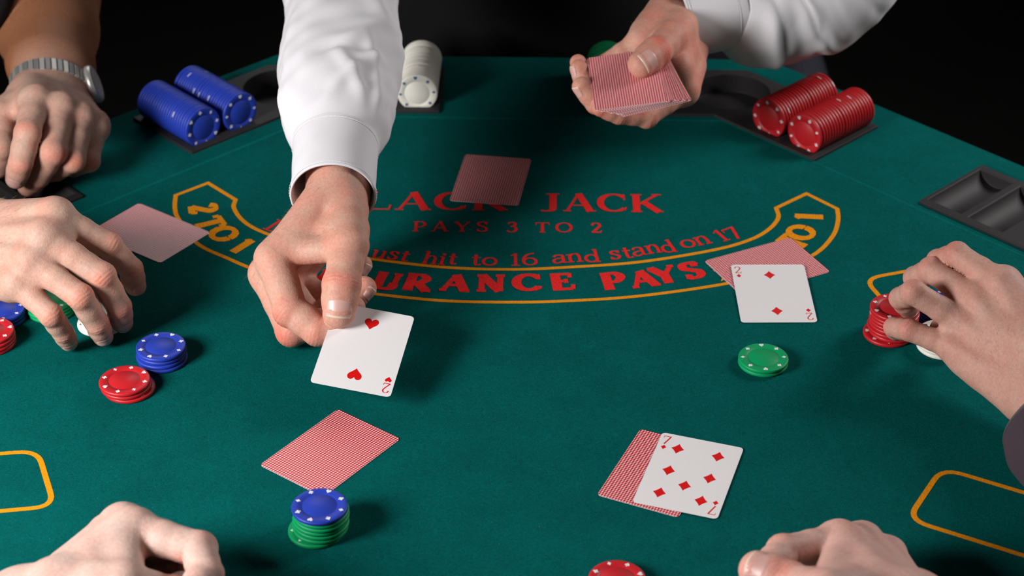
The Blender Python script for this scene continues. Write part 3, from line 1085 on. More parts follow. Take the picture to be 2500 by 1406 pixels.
flat_card(10.86, 117.05, -24.19, 0.03, label='face-down red-backed card partly under the seven of diamonds')
card(Matrix.Translation((13.07, 116.67, 0.085)) @ Matrix.Rotation(math.radians(-18.0), 4, 'Z') @ Matrix.Rotation(math.radians(.25), 4, 'Y'), label='seven of diamonds face up on a red-backed card', up=('7', 'diamond'))
flat_card(21.94, 145.68, 116.21, 0.03, label='face-down red-backed card partly under the two of diamonds')
card(Matrix.Translation((21.99, 141.34, 0.12)) @ Matrix.Rotation(math.radians(.35), 4, 'Z') @ Matrix.Rotation(math.radians(.6), 4, 'X'), label='two of diamonds face up across a red-backed card', up=('2', 'diamond'))
flat_card(-13.6, 119.49, -37.0, 0.03, label='face-down red-backed card touching the blue and green chip stack')
flat_card(-1.92, 160.8, -8.36, 0.03, label='face-down red-backed card covering part of the printed red lettering')
flat_card(-32.07, 151.35, 54.14, 0.03, label='face-down red-backed card beside the fingers reaching over white chips')


def rotvec(v):
    v = Vector(v)
    return Matrix.Rotation(v.length, 4, v.normalized())


card(Matrix.Translation((-11.61, 128.66, 3.1)) @ rotvec((.21, .10, -.17)), label='two of hearts face up, pinched between dealer thumb and finger', up=('2', 'heart'))
# the pack in the dealer's other hand, top card first, fanned a little
DECK = Matrix.Translation((10.09, 158.2, 11.66)) @ rotvec((.09, -.13, .04))
NDECK = 12
for i in range(NDECK):
    t = i / (NDECK - 1)
    f = min(1.0, t * 1.25) ** .8
    sh = DECK @ Matrix.Translation((1.45 * f, .05 * f - .15 * math.sin(i * 2.1) * (i > 0), -i * .062)) @ Matrix.Rotation(math.radians(9.5 * f + (.8 * math.sin(i * 3.3) if i else 0)), 4, 'Z')
    card(sh, label=('top face-down card of the pack held by the dealer' if i == 0 else
                    ('lowest face-down card of the pack held by the dealer' if i == NDECK - 1 else 'red-backed card, %s from the top of the pack held by dealer' % ORD[i])),
         group='pack of cards in the dealer hand')

# ------------------------------------------------------------------ hands
# Each hand is one smooth surface: tapered limbs blended into a palm, meshed
# from a distance field so that knuckles, webs and creases run into each other.
def smin(a, b, k):
    h = np.maximum(k - np.abs(a - b), 0.0) / k
    return np.minimum(a, b) - h * h * k * 0.25


def cone(P, a, b, r1, r2):
    a = np.asarray(a, np.float32); b = np.asarray(b, np.float32)
    ab = b - a
    L = float(ab @ ab) + 1e-9
    pa = P - a
    t = np.clip((pa @ ab) / L, 0, 1)
    q = pa - t[:, None] * ab
    return np.sqrt(np.einsum('ij,ij->i', q, q)) - (r1 + (r2 - r1) * t)


class Group:
    """tapered limbs melted together with radius k"""
    def __init__(self, k):
        self.k, self.c = k, []

    def add(self, a, b, r1, r2):
        self.c.append((np.asarray(a, float), np.asarray(b, float), float(r1), float(r2)))
        return self

    def __call__(self, P):
        d = np.full(len(P), 6.0, np.float32)
        lo, hi = self.bounds()
        near = np.flatnonzero(((P > lo - 1.1) & (P < hi + 1.1)).all(1))
        if not len(near):
            return d
        Q = P[near]
        dq = np.full(len(Q), 6.0, np.float32)
        for a, b, r1, r2 in self.c:
            m = max(r1, r2) + 1.1
            s = np.flatnonzero(((Q > np.minimum(a, b) - m) & (Q < np.maximum(a, b) + m)).all(1))
            if len(s):
                dq[s] = smin(dq[s], cone(Q[s], a, b, r1, r2), self.k)
        d[near] = dq
        return d

    def bounds(self):
        lo = np.min([np.minimum(a, b) - max(r1, r2) for a, b, r1, r2 in self.c], 0)
        hi = np.max([np.maximum(a, b) + max(r1, r2) for a, b, r1, r2 in self.c], 0)
        return lo, hi


def polygonise(sdf, lo, hi, vox):
    """surface nets, evaluated coarse to fine only near the surface"""
    lo = np.asarray(lo, float) - 4 * vox
    n = (np.ceil((np.asarray(hi, float) + 4 * vox - lo) / (4 * vox))).astype(int) + 1
    h = 4 * vox
    gx = [lo[i] + h * np.arange(n[i]) for i in range(3)]
    G = np.stack(np.meshgrid(*gx, indexing='ij'), -1).reshape(-1, 3).astype(np.float32)
    D = sdf(G).reshape(n).astype(np.float32)
    for _ in range(2):
        h2 = h / 2
        n2 = (np.array(D.shape) - 1) * 2 + 1
        ix = [np.minimum((np.arange(m) + 1) // 2, D.shape[i] - 1) for i, m in enumerate(n2)]
        D2 = D[np.ix_(*ix)]
        act = np.abs(D2) < (0.8661 * h + h2 * 1.1)
        idx = np.argwhere(act)
        P = (lo + idx * h2).astype(np.float32)
        D2 = np.where(D2 < 0, np.float32(-9), np.float32(9))
        D2[act] = sdf(P)
        D, h = D2, h2
    ins = D < 0
    c = [ins[i:D.shape[0] - 1 + i, j:D.shape[1] - 1 + j, k:D.shape[2] - 1 + k] for i in (0, 1) for j in (0, 1) for k in (0, 1)]
    anyc = c[0].copy(); allc = c[0].copy()
    for q in c[1:]:
        anyc |= q; allc &= q
    cells = np.argwhere(anyc & ~allc)
    cid = np.full(anyc.shape, -1, np.int32)
    cid[tuple(cells.T)] = np.arange(len(cells))
    acc = np.zeros((len(cells), 3)); cnt = np.zeros(len(cells))
    corner = np.array([(i, j, k) for i in (0, 1) for j in (0, 1) for k in (0, 1)])
    val = [np.clip(D[tuple((cells + o).T)], -2 * h, 2 * h) for o in corner]
    for a in range(8):
        for b in range(a + 1, 8):
            if np.abs(corner[a] - corner[b]).sum() != 1:
                continue
            s = (val[a] < 0) != (val[b] < 0)
            t = val[a][s] / (val[a][s] - val[b][s])
            acc[s] += corner[a] + t[:, None] * (corner[b] - corner[a])
            cnt[s] += 1
    V = lo + (cells + acc / cnt[:, None]) * h
    quads = []
    for ax in range(3):
        sl0 = [slice(None)] * 3; sl1 = [slice(None)] * 3
        sl0[ax] = slice(0, -1); sl1[ax] = slice(1, None)
        x = ins[tuple(sl0)] != ins[tuple(sl1)]
        e = np.argwhere(x)
        o1, o2 = [i for i in range(3) if i != ax]
        ok = (e[:, o1] > 0) & (e[:, o2] > 0) & (e[:, o1] < cid.shape[o1]) & (e[:, o2] < cid.shape[o2])
        e = e[ok]
        flip = ins[tuple(e.T)]
        q = []
        for d1, d2 in ((-1, -1), (0, -1), (0, 0), (-1, 0)):
            p = e.copy(); p[:, o1] += d1; p[:, o2] += d2
            q.append(cid[tuple(p.T)])
        q = np.stack(q, 1)
        if ax == 1:
            flip = ~flip
        q[~flip] = q[~flip][:, ::-1]
        quads.append(q)
    Fq = np.concatenate(quads)
    Fq = Fq[(Fq >= 0).all(1)]
    # pull the vertices onto the true surface
    V = V.astype(np.float32)
    eps = 0.02
    for _ in range(1):
        d0 = sdf(V)
        g = np.stack([sdf(V + np.eye(3, dtype=np.float32)[i] * eps) - d0 for i in range(3)], 1) / eps
        gl = np.sqrt((g * g).sum(1)) + 1e-6
        V = V - np.clip(d0 / gl, -h, h)[:, None] * g / gl[:, None]
    return V.astype(float), Fq, g / gl[:, None]


FR = {'I': 1.0, 'M': 1.03, 'R': .97, 'P': .86}


class Hand:
    def __init__(self, J, ch, s, forearm, fat=1.0, ffat=1.0, tfat=1.0, wrist=(2.75, 1.95), tdor=None, web=.75, fr=None, vox=.09):
        FRk = dict(FR, **(fr or {}))
        J = {k: np.asarray(v, float) for k, v in J.items()}
        self.J, self.s, self.tdor = J, s, tdor
        f = s * fat
        ff, tf = s * ffat, s * tfat
        W = J['W']
        ax = unit(J['P1'] - J['I1'])
        fw = unit(J['M1'] - W)
        pal = unit(np.cross(fw, ax)) * (1 if ch == 'R' else -1)
        ax = unit(ax - fw * (ax @ fw))
        self.ax, self.fw, self.pal, self.dor = ax, fw, pal, -pal
        dor = -pal
        palm = Group(.75 * f)
        off = {'I': -1.65, 'M': -.55, 'R': .55, 'P': 1.6}
        rm = {'I': 1.06, 'M': 1.06, 'R': 1.0, 'P': .92}
        for k in 'IMRP':
            base = W + ax * off[k] * f + fw * .3 * f
            palm.add(base, J[k + '1'], 1.5 * f, rm[k] * f)
            mid = base + (J[k + '1'] - base) * .62 + pal * .45 * f
            palm.add(mid, J[k + '1'] + pal * .22 * f, 1.05 * f, .95 * rm[k] * f)
        for a, b in ('IM', 'MR', 'RP'):
            A, B = J[a + '1'], J[b + '1']
            palm.add(A + pal * .25 * f, B + pal * .25 * f, .88 * f, .88 * f)
            A2 = A + (J[a + '2'] - A) * .30; B2 = B + (J[b + '2'] - B) * .30
            palm.add(A2 + pal * .12 * f, B2 + pal * .12 * f, .52 * f, .52 * f)
        # heel of the hand, thumb ball and the web to the index
        palm.add(W + ax * 1.5 * f + pal * .5 * f, J['P1'] - fw * 1.2 + pal * .45 * f, 1.45 * f, 1.0 * f)
        palm.add(W - ax * 1.3 * f, J['T1'], 1.55 * f, 1.5 * f)
        palm.add(J['T1'], J['T2'], 1.48 * f, 1.16 * tf)
        tm = J['T1'] + (J['T2'] - J['T1']) * .5
        palm.add(tm + pal * .35 * f, W + (J['M1'] - W) * .5 + pal * .3 * f, 1.1 * f, 1.0 * f)
        im = W + (J['I1'] - W) * .6
        palm.add(J['T1'] + (J['T2'] - J['T1']) * .75, im, .95 * f, .95 * f)
        palm.add(J['T2'] + (J['T3'] - J['T2']) * .10, W + (J['I1'] - W) * (.78 if web < .8 else .9), web * .75 * f, web * .95 * f)
        # wrist and forearm: flattened section, three limbs side by side
        FA = [(*W, wrist[0] * s, wrist[1] * s)] + list(forearm)
        for q0, q1 in zip(FA[:-1], FA[1:]):
            p0, p1 = np.array(q0[:3]), np.array(q1[:3])
            dirv = unit(p1 - p0)
            axl = unit(ax - dirv * (ax @ dirv))
            for o in (-1, 0, 1):
                e0, e1 = max(q0[3] - q0[4], 0), max(q1[3] - q1[4], 0)
                palm.add(p0 + axl * o * e0, p1 + axl * o * e1, q0[4] * (1 if o else 1.02), q1[4] * (1 if o else 1.02))
        self.palm = palm
        # extensor tendons and knuckle caps
        ridge = Group(.35 * f)
        for k in 'IMRP':
            b0 = W + ax * off[k] * f * .55 + dor * (1.35 * f)
            a0 = b0 + (J[k + '1'] + dor * .82 * f - b0) * .45
            ridge.add(a0 - dor * .2 * f, J[k + '1'] + dor * (.80 * rm[k]) * f - fw * .3 * f, .26 * f, .32 * f)
            ridge.add(J[k + '1'] + dor * .30 * f, J[k + '1'] + dor * .32 * f + unit(J[k + '2'] - J[k + '1']) * .3, .86 * rm[k] * f, .80 * rm[k] * f)
        self.ridge = ridge
        self.seg = []
        self.frames = {}
        for k in 'IMRP':
            p = [J[k + c] for c in '1234']
            r = [v * ff * FRk[k] for v in (1.02, .91, .94, .86, .84, .79, .71)]
            m1, m2 = (p[0] + p[1]) / 2, (p[1] + p[2]) / 2
            b = [unit(p[i + 1] - p[i]) for i in range(3)]
            nd = []
            for i in (0, 1):
                q = b[i] - b[i + 1]
                q = q + dor * .12
                nd.append(unit(q - unit(b[i] + b[i + 1]) * (q @ unit(b[i] + b[i + 1]))))
            prox = Group(.25 * f).add(p[0], m1 - nd[0] * .04, r[0], r[1]).add(m1 - nd[0] * .04, p[1], r[1], r[2] * .97).add(p[1] + nd[0] * .10 * f, p[1] + nd[0] * .11 * f, r[2] * .93, r[2] * .93)
            midg = Group(.22 * f).add(p[1], m2 - nd[0] * .06, r[2] * .97, r[3]).add(m2 - nd[0] * .06, p[2], r[3], r[4])
            n3 = unit(nd[1] - b[2] * (nd[1] @ b[2]))
            m3 = (p[2] + p[3]) / 2
            dist = Group(.25 * f).add(p[2], m3, r[4], r[5]).add(m3 - n3 * .06 * f, p[3], r[5], r[6]).add(m3 - n3 * .16 * f, p[3] - n3 * .10 * f, r[6] * .95, r[6] * .9)
            self.seg.append((prox, midg, dist))
            self.frames[k] = dict(p=p, b=b, nd=nd + [n3], r=r)
        p = [J['T' + c] for c in '1234']
        r = [v * tf for v in (1.2, 1.06, 1.10, 1.04, .86)]
        b = [unit(p[i + 1] - p[i]) for i in range(3)]
        q = b[1] - b[2]
        side = unit(np.cross(b[1], unit(J['I1'] - J['T2'])))
        tn = self.thumb_dorsal(b, dor, ax, ch)
        n3 = unit(tn - b[2] * (tn @ b[2]))
        lat = unit(np.cross(b[2], n3))
        m1 = (p[1] + p[2]) / 2
        m3 = p[2] + (p[3] - p[2]) * .5
        prox = Group(.3 * f).add(p[1], m1, r[0], r[1]).add(m1, p[2], r[1], r[2]).add(p[2] + lat * .12, p[2] - lat * .12, r[2] * .98, r[2] * .98)
        dist = Group(.3 * f)
        for o in (-.16, .16):
            dist.add(p[2] + lat * o * .5, m3 + lat * o, r[2] * .94, r[3] * .94).add(m3 + lat * o, p[3] + lat * o, r[3] * .92, r[4])
        dist.add(m3 - n3 * .15, p[3] - n3 * .12, r[4], r[4] * .95)
        self.seg.append((prox, dist, None))
        self.frames['T'] = dict(p=p, b=b, nd=[n3, n3, n3], r=[r[0], r[1], r[2], r[3], r[3], r[3], r[4]])
        lo, hi = palm.bounds()
        for sg in self.seg:
            for g_ in sg:
                if g_ is not None:
                    l, h_ = g_.bounds(); lo = np.minimum(lo, l); hi = np.maximum(hi, h_)
        self.V, self.F, self.N = polygonise(self.sdf, lo, hi, vox)
        self.detail()

    def thumb_dorsal(self, b, dor, ax, ch):
        # the thumb's nail faces away from the palm's own flexion: mostly radial, partly dorsal
        if self.tdor is not None:
            return unit(self.tdor)
        return unit(-ax * .75 + dor * .65)

    def sdf(self, P):
        f = self.s
        palm = self.palm(P)
        palm = smin(palm, self.ridge(P), .45 * f)
        d = palm
        for prox, midg, dist in self.seg:
            dp = prox(P)
            d = smin(d, smin(palm, dp, .42 * f), .11)
            dm = midg(P)
            d = smin(d, smin(dp, dm, .16), .04)
            if dist is not None:
                d = smin(d, smin(dm, dist(P), .16), .04)
        return d

    def detail(self):
        V, N = self.V, self.N
        flush = np.full(len(V), .16)
        disp = np.zeros(len(V))
        rs = np.random.RandomState(3)
        for k, fr in self.frames.items():
            p, b, nd, r = fr['p'], fr['b'], fr['nd'], fr['r']
            joints = [(p[1], b[0], b[1], nd[0], r[2], 1.0), (p[2], b[1], b[2], nd[1], r[4], .8)] if k != 'T' else [(p[2], b[1], b[2], nd[1], r[2], 1.1)]
            for J0, b0, b1, n, rr, amt in joints:
                a = unit(b0 + b1)
                d = V - J0
                near = (d * d).sum(1) < (2.2 * rr) ** 2
                dd = d[near]
                s = dd @ a
                up = dd @ n / rr
                la = dd @ np.cross(a, n) / rr
                m = np.clip((up - .25) / .4, 0, 1)
                straight = max(0.0, float(b0 @ b1))
                wv = np.cos(2 * math.pi * (s + .05 * np.sin(la * 5) + .04 * la) / .30)
                disp[near] += amt * m * (.009 + .013 * straight) * np.exp(-(s / .42) ** 2) * wv
                flush[near] += .50 * amt * np.exp(-((s / .75) ** 2)) * np.clip(up + .1, 0, 1)
                # flexor creases on the palm side
                m2 = np.clip((-up - .2) / .4, 0, 1)
                disp[near] -= m2 * .03 * np.exp(-(s / .10) ** 2)
                flush[near] += .30 * m2 * np.exp(-(s / .18) ** 2)
            # finger pads are rosier
            d = V - p[3]
            flush += .38 * np.exp(-(d * d).sum(1) / (1.05 * r[6]) ** 2)
            # side and palm skin of the fingers
            if k != 'T':
                d = V - p[0]
                kn = np.exp(-((V - (p[0] + self.dor * .9)) ** 2).sum(1) / .85 ** 2)
                flush += .34 * kn
        pn = N @ self.pal
        reach = np.exp(-(((V - self.J['M1']) ** 2).sum(1)) / 9.0 ** 2)
        flush += .42 * np.clip(pn, 0, 1) * reach
        # loose skin in the thumb web
        wbc = (self.J['T2'] + self.J['I1']) / 2
        d = V - wbc
        wv = np.sin(2 * math.pi * (d @ unit(self.J['I1'] - self.J['T2'])) / .5)
        disp += .005 * wv * np.exp(-(d * d).sum(1) / 1.6 ** 2)
        self.V = V + N * disp[:, None]
        self.flush = np.clip(flush, 0, 1)
        back = (V - self.J['W']) @ (-self.fw)
        self.tan = np.clip((back + 2.6) / 4.6, 0, 1)  # mask for tanned skin and painted forearm shade, growing behind the wrist

    def nail(self, k, parent, toward=None, wid=1.0, length=None):
        """curved plate set into the back of a fingertip"""
        fr = self.frames[k]
        p, b, n, r = fr['p'], fr['b'][2], fr['nd'][2], fr['r']
        if toward is not None:
            n = n + np.asarray(toward, float)
            n = unit(n - b * (n @ b))
        lat = np.cross(b, n)
        L = length or (1.10 if k != 'T' else 1.45) * self.s
        tip = p[3] + b * (r[6] * .62)
        w = r[6] * (.90 if k != 'T' else .98) * wid
        V, Fc = [], []
        nu, nv = 11, 12
        # find the skin under each point by marching in along -n
        S0 = []
        for j in range(nv):
            t = j / (nv - 1)
            for i in range(nu):
                u = -1 + 2 * i / (nu - 1)
                wl = w * (1 - .10 * (1 - t) ** 2 - (.28 * abs(u) ** 0 * max(0, t - .86) / .14 * .5))
                endb = .22 * L * (u * u) * (1 if t > .5 else -.6) * abs(t - .5) * 2 * .5
                S0.append(tip - b * (L * (1 - t) + endb) + lat * (u * wl * .97) + n * 1.6)
        S0 = np.array(S0, np.float32)
        for _ in range(12):
            d = self.sdf(S0)
            S0 = S0 - (d * .9)[:, None] * n.astype(np.float32)
            S0 = np.where((np.abs(d) > 4)[:, None], S0, S0)
        S0 = S0.astype(float).reshape(nv, nu, 3)
        # smooth the plate: fit height by a gentle arch across
        c = p[3]
        H = (S0 - c) @ n
        H = np.clip(H, np.median(H) - .45, np.median(H) + .3)
        for _ in range(4):
            H[1:-1] = (H[:-2] + 2 * H[1:-1] + H[2:]) / 4
            H[:, 1:-1] = (H[:, :-2] + 2 * H[:, 1:-1] + H[:, 2:]) / 4
        for j in range(nv):
            for i in range(nu):
                q = S0[j, i] - n * ((S0[j, i] - c) @ n)
                t = j / (nv - 1)
                edge = min(i, nu - 1 - i)
                lift = .035 if 0 < edge and 0 < j else -.02
                V.append(q + n * (H[j, i] + lift))
        for j in range(nv - 1):
            for i in range(nu - 1):
                a = j * nu + i
                Fc.append((a, a + 1, a + nu + 1, a + nu))
        o = obj_cm('fingernail', np.array(V) - POFF[parent.name], Fc, M['nail'], parent)
        o.data.materials.append(M['nail_edge'])
        for pi, pol in enumerate(o.data.polygons):
            if pi // (nu - 1) >= nv - 2:
                pol.material_index = 1
        sm = o.modifiers.new('solid', 'SOLIDIFY'); sm.thickness = .025 * CM; sm.offset = 0
        return o


def bridge(V, Fq, fl, nA, path, radii):
    """run a hidden limb of four-sided rings from the first island to the second so the body is one mesh"""
    ctr = V[Fq].mean(1)
    isA = Fq[:, 0] < nA
    pa, pb = np.asarray(path[0]), np.asarray(path[-1])
    ia = np.flatnonzero(isA)[np.argmin(((ctr[isA] - pa) ** 2).sum(1))]
    ib = np.flatnonzero(~isA)[np.argmin(((ctr[~isA] - pb) ** 2).sum(1))]
    qa, qb = Fq[ia], Fq[ib]
    keep = np.ones(len(Fq), bool); keep[[ia, ib]] = False
    Fn = [Fq[keep]]
    prev = list(qa)
    newv = []
    base = len(V)
    pts = [np.asarray(p, float) for p in path[1:-1]]
    d0 = V[prev] - V[prev].mean(0)
    rings = []
    for k, p in enumerate(pts):
        a = pts[max(k - 1, 0)] if k else pa
        b = pts[min(k + 1, len(pts) - 1)] if k < len(pts) - 1 else pb
        t = unit(b - a)
        d = d0 - np.outer(d0 @ t, t)
        d = d / (np.sqrt((d * d).sum(1))[:, None] + 1e-9) * radii[k]
        ids = list(range(base + len(newv), base + len(newv) + 4))
        newv += [p + q for q in d]
        rings.append(ids)
        d0 = d
    lastd = [newv[i - base] for i in rings[-1]]
    best = None
    for fl_ in (0, 1):
        for r in range(4):
            q = list(np.roll(qb[::-1] if fl_ else qb, r))
            e = sum(((V[q[i]] - lastd[i]) ** 2).sum() for i in range(4))
            if best is None or e < best[0]:
                best = (e, q)
    rings.append(best[1])
    for rg in rings:
        Fn.append(np.array([(prev[i], prev[(i + 1) % 4], rg[(i + 1) % 4], rg[i]) for i in range(4)]))
        prev = rg
    return np.concatenate([V, np.array(newv)]), np.concatenate(Fn), np.concatenate([fl, np.full(len(newv), .1)])


def person(name, label, hands, mat, origin, path=None, radii=None):
    V, Fq, fl = [], [], []
    k = 0
    for h in hands:
        V.append(h.V); Fq.append(h.F + k); fl.append(h.flush); k += len(h.V)
    V = np.concatenate(V); Fq = np.concatenate(Fq); fl = np.concatenate(fl)
    if path is not None:
        V, Fq, fl = bridge(V, Fq, fl, len(hands[0].V), path, radii)
    origin = np.asarray(origin, float)
    me = mesh_cm(name, V - origin, Fq, mat)
    at = me.attributes.new('flush', 'FLOAT', 'POINT')
    if len(at.data) == len(fl):
        at.data.foreach_set('value', fl.astype(np.float32))
    tn = np.concatenate([h.tan for h in hands] + [np.zeros(len(V) - sum(len(h.V) for h in hands))])
    at = me.attributes.new('tan', 'FLOAT', 'POINT')
    if len(at.data) == len(tn):
        at.data.foreach_set('value', tn.astype(np.float32))
    o = link(name, me)
    o.location = Vector(origin) * CM
    tag(o, label, 'person')
    POFF[o.name] = origin
    return o


POFF = {}


def arm_hair(hnd, parent, n, where, seed=1, length=(.45, .9), lean=None):
    """fine body hair: thin tapering strands rooted on the skin where where(V, N) > 0"""
    rs = np.random.RandomState(seed)
    w = np.clip(where(hnd.V, hnd.N), 0, None)
    ids = rs.choice(len(hnd.V), n, p=w / w.sum())
    V, Fc = [], []
    for i in ids:
        p, nn = hnd.V[i], hnd.N[i]
        d = unit((lean if lean is not None else hnd.fw) + rs.normal(0, .35, 3))
        d = unit(d - nn * (d @ nn) + nn * rs.uniform(.25, .75))
        L = rs.uniform(*length)
        sd = unit(np.cross(d, nn)); bend = -nn * L * .18 + rs.normal(0, .04, 3)
        k = len(V)
        for t, r in ((0, .0055), (.5, .004), (1, .001)):
            c = p + d * L * t + bend * t * t
            V += [c + sd * r, c - sd * .5 * r + nn * .87 * r, c - sd * .5 * r - nn * .87 * r]
        for j in (0, 3):
            for q in range(3):
                Fc.append((k + j + q, k + j + (q + 1) % 3, k + j + 3 + (q + 1) % 3, k + j + 3 + q))
    o = obj_cm('arm_hair', np.array(V) - POFF[parent.name], [tuple(map(int, f)) for f in Fc], M['hair'], parent)
    o['kind'] = 'stuff'
    return o


# ------------------------------------------------------------------ cloth tubes
def vnoise(x, y, seed=0):
    """smooth value noise, x,y arrays; y wraps every 2*pi through cos/sin"""
    a = np.sin(x * 1.3 + seed) * np.cos(y * 2 + seed * 1.7) + .6 * np.sin(x * 2.9 + 1.3 * seed + np.cos(y * 3)) * np.sin(y * 4 + seed) + .35 * np.sin(x * 5.3 - y * 5 + seed * 2.1)
    return a / 1.95


def tube(name, path, mat, parent, N=112, M_=90, fold=None, up=(0, 0, 1), thick=.10, s0=0.0):
    """loft along path [(x,y,z,a,b)], a sideways, b along up; fold(s, th) -> outward cm"""
    P = np.array([p[:3] for p in path], float)
    seg = np.r_[0, np.cumsum(np.sqrt(((P[1:] - P[:-1]) ** 2).sum(1)))]
    s = np.linspace(0, seg[-1], M_)
    pc = np.array(catmull(path, 24))
    L = np.r_[0, np.cumsum(np.sqrt(((pc[1:, :3] - pc[:-1, :3]) ** 2).sum(1)))]
    s = np.linspace(0, L[-1], M_)
    C_ = np.stack([np.interp(s, L, pc[:, i]) for i in range(5)], 1)
    T = np.gradient(C_[:, :3], axis=0); T /= np.sqrt((T * T).sum(1))[:, None]
    up = np.asarray(up, float)
    U_ = up - T * (T @ up)[:, None]; U_ /= np.sqrt((U_ * U_).sum(1))[:, None]
    R_ = np.cross(T, U_)
    th = np.linspace(0, 2 * math.pi, N, endpoint=False)
    S_, TH = np.meshgrid(s + s0, th, indexing='ij')
    dsp = fold(S_, TH) if fold else 0 * S_
    V = C_[:, None, :3] + R_[:, None] * ((C_[:, 3, None] + dsp) * np.sin(TH))[..., None] + U_[:, None] * ((C_[:, 4, None] + dsp) * np.cos(TH))[..., None]
    idx = np.arange(M_ * N).reshape(M_, N)
    a, b = idx[:-1], idx[1:]
    Fq = np.stack([a, np.roll(a, -1, 1), np.roll(b, -1, 1), b], -1).reshape(-1, 4)
    org = POFF[parent.name] if parent is not None else 0
    o = obj_cm(name, V.reshape(-1, 3) - org, [tuple(map(int, q)) for q in Fq], mat, parent)
    m = o.modifiers.new('cloth', 'SOLIDIFY'); m.thickness = thick * CM; m.offset = -1
    return o, dict(C=C_, U=U_, R=R_, T=T, s=s)


def ridge_line(S_, TH, s0, t0, s1, t1, amp, w):
    """one soft fold running from (s0,t0) to (s1,t1) on the sleeve (t in radians, scaled to cm by 4)"""
    dt = (TH - t0 + math.pi) % (2 * math.pi) - math.pi
    ax, ay = s1 - s0, (t1 - t0) * 4
    L = math.hypot(ax, ay) + 1e-6
    ax, ay = ax / L, ay / L
    px_, py_ = S_ - s0, dt * 4
    al = px_ * ax + py_ * ay
    ac = px_ * ay - py_ * ax
    return amp * np.exp(-(ac / w) ** 2) * np.clip((al + 1) / 2, 0, 1) * np.clip((L + 1 - al) / 2, 0, 1)

